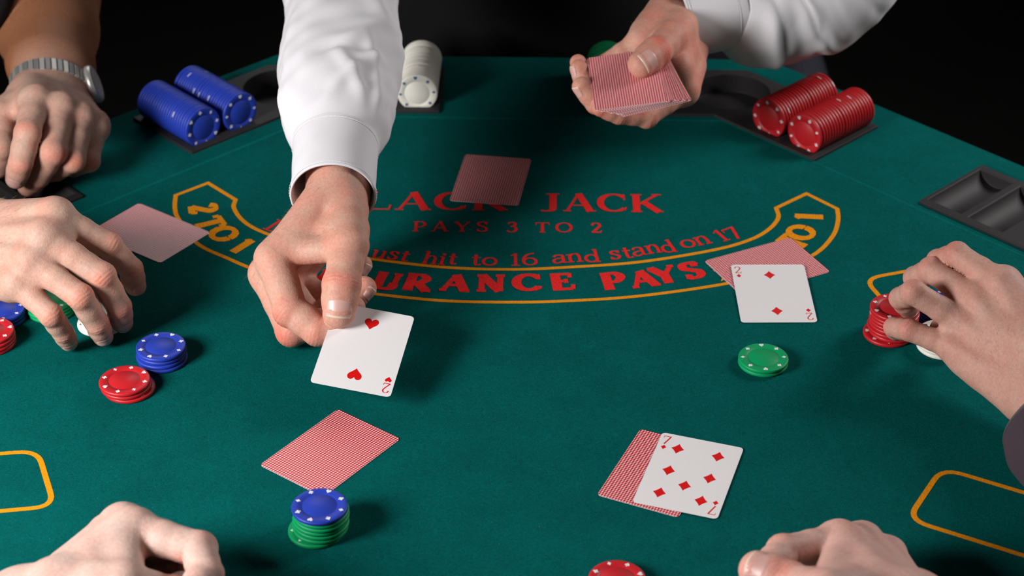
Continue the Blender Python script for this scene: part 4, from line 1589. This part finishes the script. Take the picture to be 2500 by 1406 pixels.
JOINTS = {
    'A': dict(ch='R', s=1.04, J={
        'W': (-14.39, 143.6, 8.7), 'I1': (-19.2, 136.48, 6.49), 'I2': (-17.58, 132.59, 4.14), 'I3': (-15.39, 131.32, 3.05),
        'I4': (-13.56, 131.36, 2.86), 'M1': (-19.95, 137.45, 4.45), 'M2': (-17.69, 133.38, 1.71), 'M3': (-14.54, 133.88, 2.23),
        'M4': (-12.83, 134.7, 2.92), 'R1': (-19.49, 139.11, 3.23), 'R2': (-16.34, 135.95, 1.0), 'R3': (-13.61, 136.7, 2.08),
        'R4': (-12.04, 137.52, 3.04), 'P1': (-18.69, 140.72, 2.28), 'P2': (-15.34, 139.08, 1.0), 'P3': (-13.57, 139.8, 2.29),
        'P4': (-12.36, 140.51, 3.42), 'T1': (-13.67, 140.77, 8.53), 'T2': (-13.02, 135.98, 8.1), 'T3': (-13.44, 132.73, 6.44),
        'T4': (-13.62, 131.09, 4.9),
    }),
    'B': dict(ch='L', s=1.06, J={
        'W': (15.93, 171.53, 11.27), 'I1': (15.5, 162.25, 8.38), 'I2': (12.02, 158.67, 7.77), 'I3': (9.49, 157.42, 8.67),
        'I4': (7.81, 156.89, 9.54), 'M1': (14.72, 162.47, 10.59), 'M2': (10.43, 159.39, 9.24), 'M3': (7.47, 158.02, 9.38),
        'M4': (6.13, 158.31, 10.89), 'R1': (13.48, 163.98, 11.62), 'R2': (9.58, 161.46, 9.74), 'R3': (6.75, 160.43, 9.51),
        'R4': (5.96, 161.33, 11.14), 'P1': (11.66, 164.64, 12.29), 'P2': (8.38, 163.86, 10.31), 'P3': (6.33, 163.07, 9.7),
        'P4': (5.9, 162.3, 11.28), 'T1': (15.56, 168.77, 12.17), 'T2': (14.37, 163.92, 12.95), 'T3': (12.72, 160.53, 13.12),
        'T4': (11.38, 158.67, 12.87),
    }),
    'C': dict(ch='L', s=1.04, J={
        'W': (-43.68, 169.94, 3.91), 'I1': (-43.26, 161.7, 7.72), 'I2': (-43.06, 156.88, 6.97), 'I3': (-43.56, 155.02, 4.99),
        'I4': (-44.24, 155.29, 3.26), 'M1': (-41.14, 161.88, 6.82), 'M2': (-41.05, 156.74, 5.13), 'M3': (-42.8, 157.16, 2.47),
        'M4': (-43.99, 157.82, 1.04), 'R1': (-39.63, 162.56, 5.56), 'R2': (-39.62, 157.9, 3.75), 'R3': (-41.63, 159.26, 1.96),
        'R4': (-42.93, 160.39, 1.0), 'P1': (-38.53, 163.55, 4.18), 'P2': (-38.71, 160.02, 2.46), 'P3': (-40.45, 160.94, 1.29),
        'P4': (-41.5, 162.33, 0.99), 'T1': (-45.54, 167.93, 4.78), 'T2': (-46.95, 163.38, 5.22), 'T3': (-46.6, 160.0, 3.9),
        'T4': (-47.15, 160.26, 1.8),
    }),
    'D': dict(ch='R', s=1.06, J={
        'W': (-44.49, 139.5, 6.11), 'I1': (-36.49, 137.32, 10.14), 'I2': (-32.61, 137.66, 7.07), 'I3': (-31.06, 137.92, 4.66),
        'I4': (-30.9, 138.29, 2.81), 'M1': (-37.03, 135.19, 9.4), 'M2': (-32.5, 133.74, 6.63), 'M3': (-31.53, 134.09, 3.5),
        'M4': (-31.56, 134.71, 1.59), 'R1': (-38.05, 133.94, 8.01), 'R2': (-33.94, 131.82, 5.91), 'R3': (-33.07, 132.47, 3.03),
        'R4': (-32.92, 133.28, 1.2), 'P1': (-39.15, 133.14, 6.45), 'P2': (-36.23, 131.0, 4.73), 'P3': (-35.7, 131.78, 2.58),
        'P4': (-35.6, 132.7, 1.03), 'T1': (-42.23, 140.72, 7.21), 'T2': (-38.62, 137.5, 6.63), 'T3': (-36.03, 137.93, 4.01),
        'T4': (-34.37, 137.74, 2.52),
    }),
    'E': dict(ch='L', s=1.02, J={
        'W': (39.94, 122.17, 4.41), 'I1': (37.93, 130.22, 8.15), 'I2': (35.15, 134.15, 8.34), 'I3': (34.17, 136.07, 6.63),
        'I4': (34.23, 136.56, 4.86), 'M1': (36.3, 130.01, 6.63), 'M2': (33.35, 134.42, 6.74), 'M3': (32.65, 136.66, 4.62),
        'M4': (32.96, 137.2, 2.79), 'R1': (35.42, 129.03, 5.07), 'R2': (31.18, 130.4, 7.23), 'R3': (30.72, 132.57, 5.29),
        'R4': (31.59, 133.39, 3.79), 'P1': (34.56, 128.02, 3.56), 'P2': (31.07, 129.67, 4.19), 'P3': (30.22, 131.51, 3.23),
        'P4': (30.7, 132.66, 2.01), 'T1': (39.47, 123.59, 6.72), 'T2': (37.14, 127.57, 5.5), 'T3': (35.23, 130.34, 4.23),
        'T4': (34.18, 131.71, 2.93),
    }),
    'F': dict(ch='L', s=1.04, J={
        'W': (-31.73, 97.99, 3.3), 'I1': (-25.04, 102.7, 6.42), 'I2': (-20.53, 100.86, 6.27), 'I3': (-19.61, 98.22, 6.4),
        'I4': (-20.32, 96.5, 6.55), 'M1': (-26.09, 104.44, 5.33), 'M2': (-21.3, 104.86, 2.9), 'M3': (-21.28, 101.7, 2.34),
        'M4': (-22.75, 100.52, 2.92), 'R1': (-27.21, 105.31, 3.83), 'R2': (-22.8, 105.76, 1.55), 'R3': (-22.6, 102.78, 1.21),
        'R4': (-24.08, 101.69, 1.92), 'P1': (-28.06, 105.38, 1.99), 'P2': (-24.21, 105.7, 1.14), 'P3': (-23.64, 103.5, 0.99),
        'P4': (-24.61, 102.03, 1.11), 'T1': (-29.46, 97.9, 5.26), 'T2': (-24.84, 97.22, 6.36), 'T3': (-22.01, 98.3, 4.35),
        'T4': (-20.62, 98.89, 2.78),
    }),
    'G': dict(ch='R', s=1.04, J={
        'W': (25.45, 96.0, 5.2), 'I1': (21.84, 103.6, 4.65), 'I2': (17.84, 101.04, 5.86), 'I3': (16.29, 98.77, 6.39),
        'I4': (17.62, 99.54, 5.33), 'M1': (23.63, 104.56, 3.7), 'M2': (19.26, 106.21, 1.0), 'M3': (18.76, 103.07, 1.52),
        'M4': (19.43, 101.38, 2.3), 'R1': (25.39, 104.35, 2.68), 'R2': (20.74, 105.09, 1.0), 'R3': (19.7, 102.32, 1.6),
        'R4': (20.72, 100.83, 2.4), 'P1': (26.47, 103.31, 1.34), 'P2': (22.51, 103.74, 1.12), 'P3': (20.29, 103.24, 1.0),
        'P4': (21.75, 102.24, 1.0), 'T1': (23.0, 96.96, 6.24), 'T2': (19.53, 94.3, 8.15), 'T3': (17.61, 97.02, 6.68),
        'T4': (15.71, 98.08, 6.94),
    }),
}


def hand(key, forearm, **kw):
    d = JOINTS[key]
    return Hand(d['J'], d['ch'], d['s'], forearm, **kw)


# ---- the dealer
HA = hand('A', vox=0.1, forearm=[(-14.6, 150, 10.4, 3.0, 2.6), (-14.9, 158, 12.3, 3.8, 3.4)], fat=1.1, ffat=1.2, tfat=1.26, wrist=(2.7, 2.2), tdor=(.05, -.7, .7), web=1.05, fr={'I': 1.2, 'M': 1.14, 'R': 1.08})
HB = hand('B', vox=0.11, forearm=[(20.3, 173.0, 11.7, 2.7, 2.3), (25.0, 174.8, 11.8, 3.2, 3.0)], fat=1.05, ffat=1.06, tfat=1.16, wrist=(2.8, 2.2), tdor=(.2, -.85, .45), web=.9)
dealer = person('person', 'dealer in white shirt and black vest dealing cards with both hands', [HA, HB], M['skin_dealer'], (2, 200, FLOOR_Z),
                path=[(-15, 161.5, 13), (-15.2, 169, 15.2), (-16, 184, 32), (-13, 200, 40), (3, 201, 40), (20, 200, 40), (33, 187, 28), (31, 177.5, 13.5), (28.0, 176.0, 11.9)],
                radii=[3, 4, 6, 10, 6, 4, 3])
for k in 'TRP':
    HA.nail(k, dealer)
for k in 'TMR':
    HB.nail(k, dealer)


def fold_A(S_, TH):
    th = (TH + math.pi) % (2 * math.pi) - math.pi
    grow = np.clip((S_ - 6.4) / 2.5, 0, 1)
    d = .22 * grow * vnoise(S_ * .55, TH, 2.0)
    d += .10 * grow * np.exp(-(S_ - 6.4) / 3.0) * np.cos(TH * 9 + 1)
    # long folds gathered into the cuff and pulled from the elbow (th: 0 on top, positive to the dealer's left)
    for q in ((8, -.1, 13.5, .75, .30, .55), (8.2, .55, 12.5, .05, .26, .5), (12.8, .05, 19, .9, .30, .7), (7.6, .95, 15, .55, .22, .5),
              (9, -1.0, 20, -.75, .22, .8), (10, -.55, 23, -.35, .16, 1.0), (13, -.3, 14, .9, -.22, .6), (18, .9, 26, .2, .35, .9), (20, -.1, 27, .8, -.22, .9),
              (15, 1.3, 24, 1.1, .3, .8), (7.2, -1.3, 12, -1.15, .25, .5)):
        d += 1.6 * ridge_line(S_, TH, *q) * grow
    return d


AX = unit(np.array([-15.1, 168.6, 15.0]) - np.array([-14.5, 143.6, 9.0]))
MA = np.array([-14.75, 142.6, 8.8])
pt = lambda s, a, b, dx=0, dz=0: (*(MA + AX * s + np.array([dx, 0, dz])), a, b)
tube('sleeve', [pt(5.9, 3.55, 3.55), pt(6.6, 3.75, 3.75), pt(8, 4.35, 4.3), pt(11, 5.0, 4.9), pt(15, 5.35, 5.2), pt(20, 5.2, 5.3, -.1), pt(25, 5.1, 5.6, -.2, 0),
                (-16.2, 174, 20.5, 5.6, 6.4), (-16.5, 184, 32, 7, 7), (-15, 191, 40, 8, 8)], M['shirt'], dealer, fold=fold_A, s0=5.9, M_=150, N=140)
cuffA, fA = tube('cuff', [pt(0, 3.55, 3.6), pt(2, 3.5, 3.55), pt(4.5, 3.55, 3.55), pt(6.5, 3.68, 3.66)], M['shirt'], dealer,
                 fold=lambda S_, TH: .05 * vnoise(S_ * .5, TH, 5.0) + .035 * np.exp(-((S_ - .12) / .12) ** 2), thick=.16, M_=40)


def stitches(fr, parent, s_at, r_off, n=150, arc=(0, 2 * math.pi)):
    """row of stitches round a cuff, one raised thread"""
    C_, U_, R_, s = fr['C'], fr['U'], fr['R'], fr['s']
    V, Fc = [], []
    i = int(np.argmin(np.abs(s - s_at)))
    T = fr['T'][i]
    for k in range(n):
        for j, (da, dr) in enumerate(((-.03, 0), (0, .03), (.03, 0))):
            th = arc[0] + (arc[1] - arc[0]) * k / n
            bumpy = .02 * (1 if k % 2 else -1)
            ra, rb = C_[i, 3] + r_off + dr + (bumpy if j == 1 else 0), C_[i, 4] + r_off + dr + (bumpy if j == 1 else 0)
            V.append(C_[i, :3] + R_[i] * ra * math.sin(th) + U_[i] * rb * math.cos(th) + T * da)
    for k in range(n):
        for j in range(2):
            a, b = k * 3 + j, ((k + 1) % n) * 3 + j
            Fc.append((a, a + 1, b + 1, b))
    return obj_cm('stitching', np.array(V) - POFF[dealer.name], Fc, M['thread'], parent)


for s_at in (.35, 5.9):
    o = stitches(fA, dealer, s_at, .05)
    o.parent = cuffA

# the other sleeve
def fold_B(S_, TH):
    grow = np.clip((S_ - 5.6) / 2.0, 0, 1)
    d = .22 * grow * vnoise(S_ * .7, TH, 4.0) + .12 * grow * np.exp(-(S_ - 5.6) / 3.0) * np.cos(TH * 8)
    for q in ((6.5, .3, 9.5, 1.9, .4, .6), (7, -.6, 12, .9, .45, .7), (9, .2, 14, 1.6, .4, .8), (8, -1.4, 15, -.4, .35, .8), (11, 1.0, 16, 2.2, .35, .7), (6.4, 2.2, 10, 1.6, .35, .6)):
        d += ridge_line(S_, TH, *q) * grow
    return d


BX = unit((8.6, 3.3, .1)); B0 = np.array([15.1, 170.4, 11.5])
bp = lambda q, a, b, dz=0: (*(B0 + BX * q + np.array([0, 0, dz])), a, b)
tube('sleeve', [bp(5.6, 3.5, 3.6), bp(6.4, 4.1, 4.2, -.2), bp(8.5, 5.1, 5.4, -.6), bp(12, 5.3, 5.6, -.5), bp(17, 5.3, 5.7, .8), (33.8, 179, 17.0, 5.4, 5.8), (33, 185, 27, 6.2, 6.2), (26, 191, 37, 7.5, 7.5)],
     M['shirt'], dealer, fold=fold_B, s0=5.6, M_=140, N=128, up=(0, -.5, .85))
cuffB, fB = tube('cuff', [bp(0, 3.6, 3.65), bp(2, 3.55, 3.6), bp(4.5, 3.5, 3.55), bp(6.2, 3.6, 3.65)], M['shirt'], dealer,
                 fold=lambda S_, TH: .06 * vnoise(S_ * .5, TH, 1.0), thick=.16, M_=40, up=(0, -.5, .85))
for s_at in (.35, 5.3):
    o = stitches(fB, dealer, s_at, .05)
    o.parent = cuffB
# vest over the chest, behind the rail
vest_path = [(2, 202, -28, 16.5, 9), (2, 201.5, 5, 17.5, 9.5), (2, 201, 25, 20, 10), (2, 201, 42, 20, 10), (2, 201, 52, 12, 9)]
tube('vest', vest_path, M['vest'], dealer, N=72, M_=60, fold=lambda S_, TH: .35 * vnoise(S_ * .12, TH, 3.0), up=(0, -1, 0), thick=.3)

# ring on the dealer's ring finger
q0, q1 = np.array(JOINTS['A']['J']['R1']), np.array(JOINTS['A']['J']['R2'])
rc, rt = q0 + (q1 - q0) * .52, unit(q1 - q0)
ru = unit(np.cross(rt, (0, 0, 1))); rv = np.cross(rt, ru)
V, Fc = [], []
for i in range(40):
    a = 2 * math.pi * i / 40
    for w_, rr in ((-.16, 1.10), (-.16, 1.20), (.16, 1.20), (.16, 1.10)):
        V.append(rt * w_ + (ru * math.cos(a) + rv * math.sin(a)) * rr)
for i in range(40):
    for j in range(4):
        Fc.append((i * 4 + j, i * 4 + (j + 1) % 4, ((i + 1) % 40) * 4 + (j + 1) % 4, ((i + 1) % 40) * 4 + j))
ro = obj_cm('finger_ring', V, Fc, M['silver'])
ro.location = Vector(rc) * CM
tag(ro, 'silver ring glinting under the dealer thumb beside two of hearts', 'ring')

# ---- the player on the left: one hand with a watch, one over the white chips
HC = hand('C', vox=0.14, forearm=[(-44.6, 174.2, 5.0, 4.1, 3.2), (-46, 180, 6.0, 4.9, 4.3), (-46.8, 185, 7.4, 4.9, 4.7), (-52, 181.5, 11, 5.2, 5.2), (-60, 178, 16, 5.6, 5.6), (-68, 176, 22, 5.8, 5.8)],
          fat=1.16, ffat=1.24, tfat=1.15, wrist=(3.3, 2.5))
HD = hand('D', vox=0.1, forearm=[(-52, 141.5, 6.2, 3.3, 2.7), (-62, 144.5, 6.8, 4.1, 3.7), (-70, 148, 8.5, 4.3, 4.1), (-77, 154, 14, 4.6, 4.6)], fat=1.12, ffat=1.1, tfat=1.1, wrist=(3.1, 2.3))
left_person = person('person', 'bare-armed person with a wristwatch whose other hand lifts white chips', [HC, HD], M['skin_watch'], (-85, 172, FLOOR_Z),
                     path=[(-73, 175, 25.5), (-78, 174, 28), (-86, 174, 28), (-88, 168, 24), (-84, 162, 21), (-80.2, 157.0, 16.8)], radii=[4.5, 7, 7, 4.5])
HC.nail('I', left_person, toward=(-.3, -.2, .2))
for k in 'IMRP':
    HD.nail(k, left_person, toward=(.1, -.75, .1))
tube('shirt_sleeve', [(-50.8, 182.2, 10.2, 6.2, 6.2), (-56, 179.7, 13.5, 6.5, 6.5), (-60, 178, 16.2, 6.8, 6.8), (-68, 176, 22, 7.4, 7.4), (-78, 174, 28, 9, 9), (-89, 172, 22, 14, 14), (-91, 172, -5, 15, 17), (-91, 172, -35, 15, 17)], M['navy'], left_person, N=72, M_=60,
     fold=lambda S_, TH: .22 * vnoise(S_ * .4, TH, 2.5), up=(0, -1, .4), thick=.2)

tube('shirt_sleeve', [(-74.2, 151.6, 11.8, 5.5, 5.5), (-78, 155.2, 15, 5.9, 5.9), (-83, 161, 20, 6.8, 6.8), (-88, 167, 25, 8, 8)], M['navy'], left_person, N=64, M_=40,
     fold=lambda S_, TH: .2 * vnoise(S_ * .5, TH, 1.2), up=(0, -1, .4), thick=.2)

# ---- wristwatch: bracelet links round the wrist, case on the outer side
WJ = {k: np.array(v) for k, v in JOINTS['C']['J'].items()}
wt = unit(np.array([-44.6, 174.2, 5.0]) - WJ['W'])
wx = unit(HC.ax - wt * (HC.ax @ wt)); wn = np.cross(wx, wt)
wn = wn if wn[2] > 0 else -wn
wc = WJ['W'] + wt * .9
watch = empty('wristwatch', wc)
tag(watch, 'steel wristwatch with link bracelet on the wrist resting by the tray', 'watch')
WA, WB = 4.0, 3.15


def wpos(th, rad=0.0):
    return wx * (WA + rad) * math.sin(th) + wn * (WB + rad) * math.cos(th), unit(wx * math.sin(th) / WA + wn * math.cos(th) / WB)


def block(c, ex, ey, ez, parent, name, mat, bev=.04):
    V = [c + sx * ex + sy * ey + sz * ez for sz in (-1, 1) for sx, sy in ((-1, -1), (1, -1), (1, 1), (-1, 1))]
    Fc = [(3, 2, 1, 0), (4, 5, 6, 7), (0, 1, 5, 4), (1, 2, 6, 5), (2, 3, 7, 6), (3, 0, 4, 7)]
    o = obj_cm(name, V, Fc, mat, parent, smooth=False)
    if np.linalg.det(np.array([ex, ey, ez])) < 0:
        o.data.flip_normals()
    if bev:
        bevel_mod(o, bev, 2)
    return o


TH0 = .88       # case faces out along the back of the wrist
for k in range(44):
    th = 2 * math.pi * k / 44
    dd = (th - TH0 + math.pi) % (2 * math.pi) - math.pi
    if abs(dd) < .30:
        continue
    p, n_ = wpos(th, .02)
    tang = unit(np.cross(wt, n_))
    block(p, tang * .225, wt * .78, n_ * .11, watch, 'bracelet_link', M['steel_dark'] if k % 2 else M['steel'], .03)
p, n_ = wpos(TH0, .25)
tang = unit(np.cross(wt, n_))
V, Fc = [], []
prof = [(0, .36), (1.55, .36), (1.75, .28), (1.85, .1), (1.85, -.25), (1.6, -.35), (0, -.35)]
for i in range(40):
    a = 2 * math.pi * i / 40
    for r_, z_ in prof:
        V.append(p + (tang * math.cos(a) + wt * math.sin(a)) * r_ + n_ * z_)
m = len(prof)
for i in range(40):
    for j in range(m - 1):
        Fc.append((i * m + j, i * m + j + 1, ((i + 1) % 40) * m + j + 1, ((i + 1) % 40) * m + j))
obj_cm('watch_case', V, Fc, M['steel'], watch)
V = [p + n_ * .375]
V += [p + (tang * math.cos(2 * math.pi * i / 40) + wt * math.sin(2 * math.pi * i / 40)) * 1.5 + n_ * .37 for i in range(40)]
obj_cm('watch_glass', V, [(0, 1 + i, 1 + (i + 1) % 40) for i in range(40)], M['dial'], watch)

# ---- the player on the right
HE = hand('E', vox=0.105, forearm=[(41.2, 116, 5.0, 3.3, 2.8), (43.5, 108, 5.6, 4.0, 3.6)], fat=1.14, ffat=1.06, tfat=1.05, wrist=(3.2, 2.5))
right_person = person('person', 'person in plum fleece sleeve gripping a tall red chip stack', [HE], M['skin_right'], (75, 85, FLOOR_Z))
E0 = ground(2600, 1075, 5.0)
tube('fleece_sleeve', [(*(E0 + np.array([-.5, 2.0, 0])), 3.9, 3.7), (*(E0 + np.array([0, 1.0, 0])), 4.35, 4.2), (*E0, 4.5, 4.4), (42.8, 108.5, 5.4, 4.8, 4.6), (49, 97, 7.0, 5.4, 5.2), (60, 88, 12, 7, 7), (72, 84, 28, 9, 9), (78, 84, 10, 15, 17), (78, 84, -30, 16, 18)],
     M['fleece'], right_person, N=96, M_=90, fold=lambda S_, TH: .16 * vnoise(S_ * .6, TH, 1.5), thick=.4)

# ---- two fists at the near rail
HF = hand('F', vox=0.115, forearm=[(-38, 92.0, 3.0, 2.9, 2.6), (-50, 86, 3.6, 3.7, 3.5)], fat=1.18, ffat=1.24, tfat=1.2, wrist=(2.9, 2.6), web=1.1)
fist_left = person('person', 'person resting a loose fist on the felt below betting box', [HF], M['skin_fist'], (-52, 70, FLOOR_Z))
HG = hand('G', vox=0.115, forearm=[(29.0, 89, 4.2, 3.0, 2.6), (35, 80, 4.4, 4.2, 4.0)], fat=1.12, ffat=1.2, tfat=1.2, wrist=(2.8, 2.3), tdor=(-.1, -.45, .85), web=1.1)
fist_right = person('person', 'person with thumb out over a closed fist beside seven of diamonds', [HG], M['skin_fist2'], (45, 60, FLOOR_Z))
HG.nail('T', fist_right)

# ------------------------------------------------------------------ chair behind the rail
chair = empty('chair', (24.3, 236, FLOOR_Z))
tag(chair, 'dark navy leather chair standing behind the rail beside red chips', 'chair')
CO = np.array([24.3, 236, FLOOR_Z])


def cushion(name, c, half, bev, mat=M['leather'], rot=0.0):
    v, f = boxes([(-half[0], half[0], -half[1], half[1], -half[2], half[2])])
    v = np.array(v)
    cr, sr = math.cos(rot), math.sin(rot)
    v = np.stack([v[:, 0], v[:, 1] * cr - v[:, 2] * sr, v[:, 1] * sr + v[:, 2] * cr], 1)
    o = obj_cm(name, v + np.array(c) - CO, f, mat, chair)
    bevel_mod(o, bev, 6, 30)
    bake(o)
    o.data.polygons.foreach_set('use_smooth', [True] * len(o.data.polygons))
    return o


cushion('backrest', (24.3, 219, -6), (11, 3.2, 27), 3.0, rot=-.06)
cushion('seat', (24.3, 241, -33), (19, 20, 4), 3.5)
for sx in (-1, 1):
    for sy in (-1, 1):
        x, y = 24.3 + sx * 15, 241 + sy * 16
        ring0 = [(x + 1.5 * math.cos(q) - CO[0], y + 1.5 * math.sin(q) - CO[1]) for q in np.linspace(0, 2 * math.pi, 17)[:-1]]
        obj_cm('leg', *prism(ring0, 0, -37 - FLOOR_Z), M['plastic'], chair, smooth=False)

# ------------------------------------------------------------------ fine hair on hands and forearms
def near(c, r):
    c = np.asarray(c, float)
    return lambda V: np.exp(-((V - c) ** 2).sum(1) / r ** 2)


WA_ = HA.J['W']
arm_hair(HA, dealer, 420, lambda V, N: (near(WA_ + HA.fw * 4.5, 4.5)(V)) * np.clip(N @ HA.dor + .15, 0, 1), 1, (.35, .7))
arm_hair(HB, dealer, 260, lambda V, N: (near(HB.J['W'] + HB.fw * 4, 5)(V)) * np.clip(N @ HB.dor + .1, 0, 1), 2, (.35, .8))
arm_hair(HC, left_person, 900, lambda V, N: np.clip(((V - HC.J['W']) @ -HC.fw - 1.0) / 3, 0, 1) * np.clip(13 - (V - HC.J['W']) @ -HC.fw, 0, 1) * np.clip(N[:, 2] + .5, 0, 1), 3, (.5, 1.1))
arm_hair(HD, left_person, 220, lambda V, N: near(HD.J['W'] + HD.fw * 2.0 + HD.dor * 1.2, 3.2)(V) * np.clip(N @ HD.dor + .1, 0, 1), 4, (.5, 1.1))
arm_hair(HE, right_person, 160, lambda V, N: near(HE.J['W'] + HE.fw * 2.5 + HE.dor * 1.2, 3.5)(V) * np.clip(N @ HE.dor, 0, 1), 5, (.3, .6))
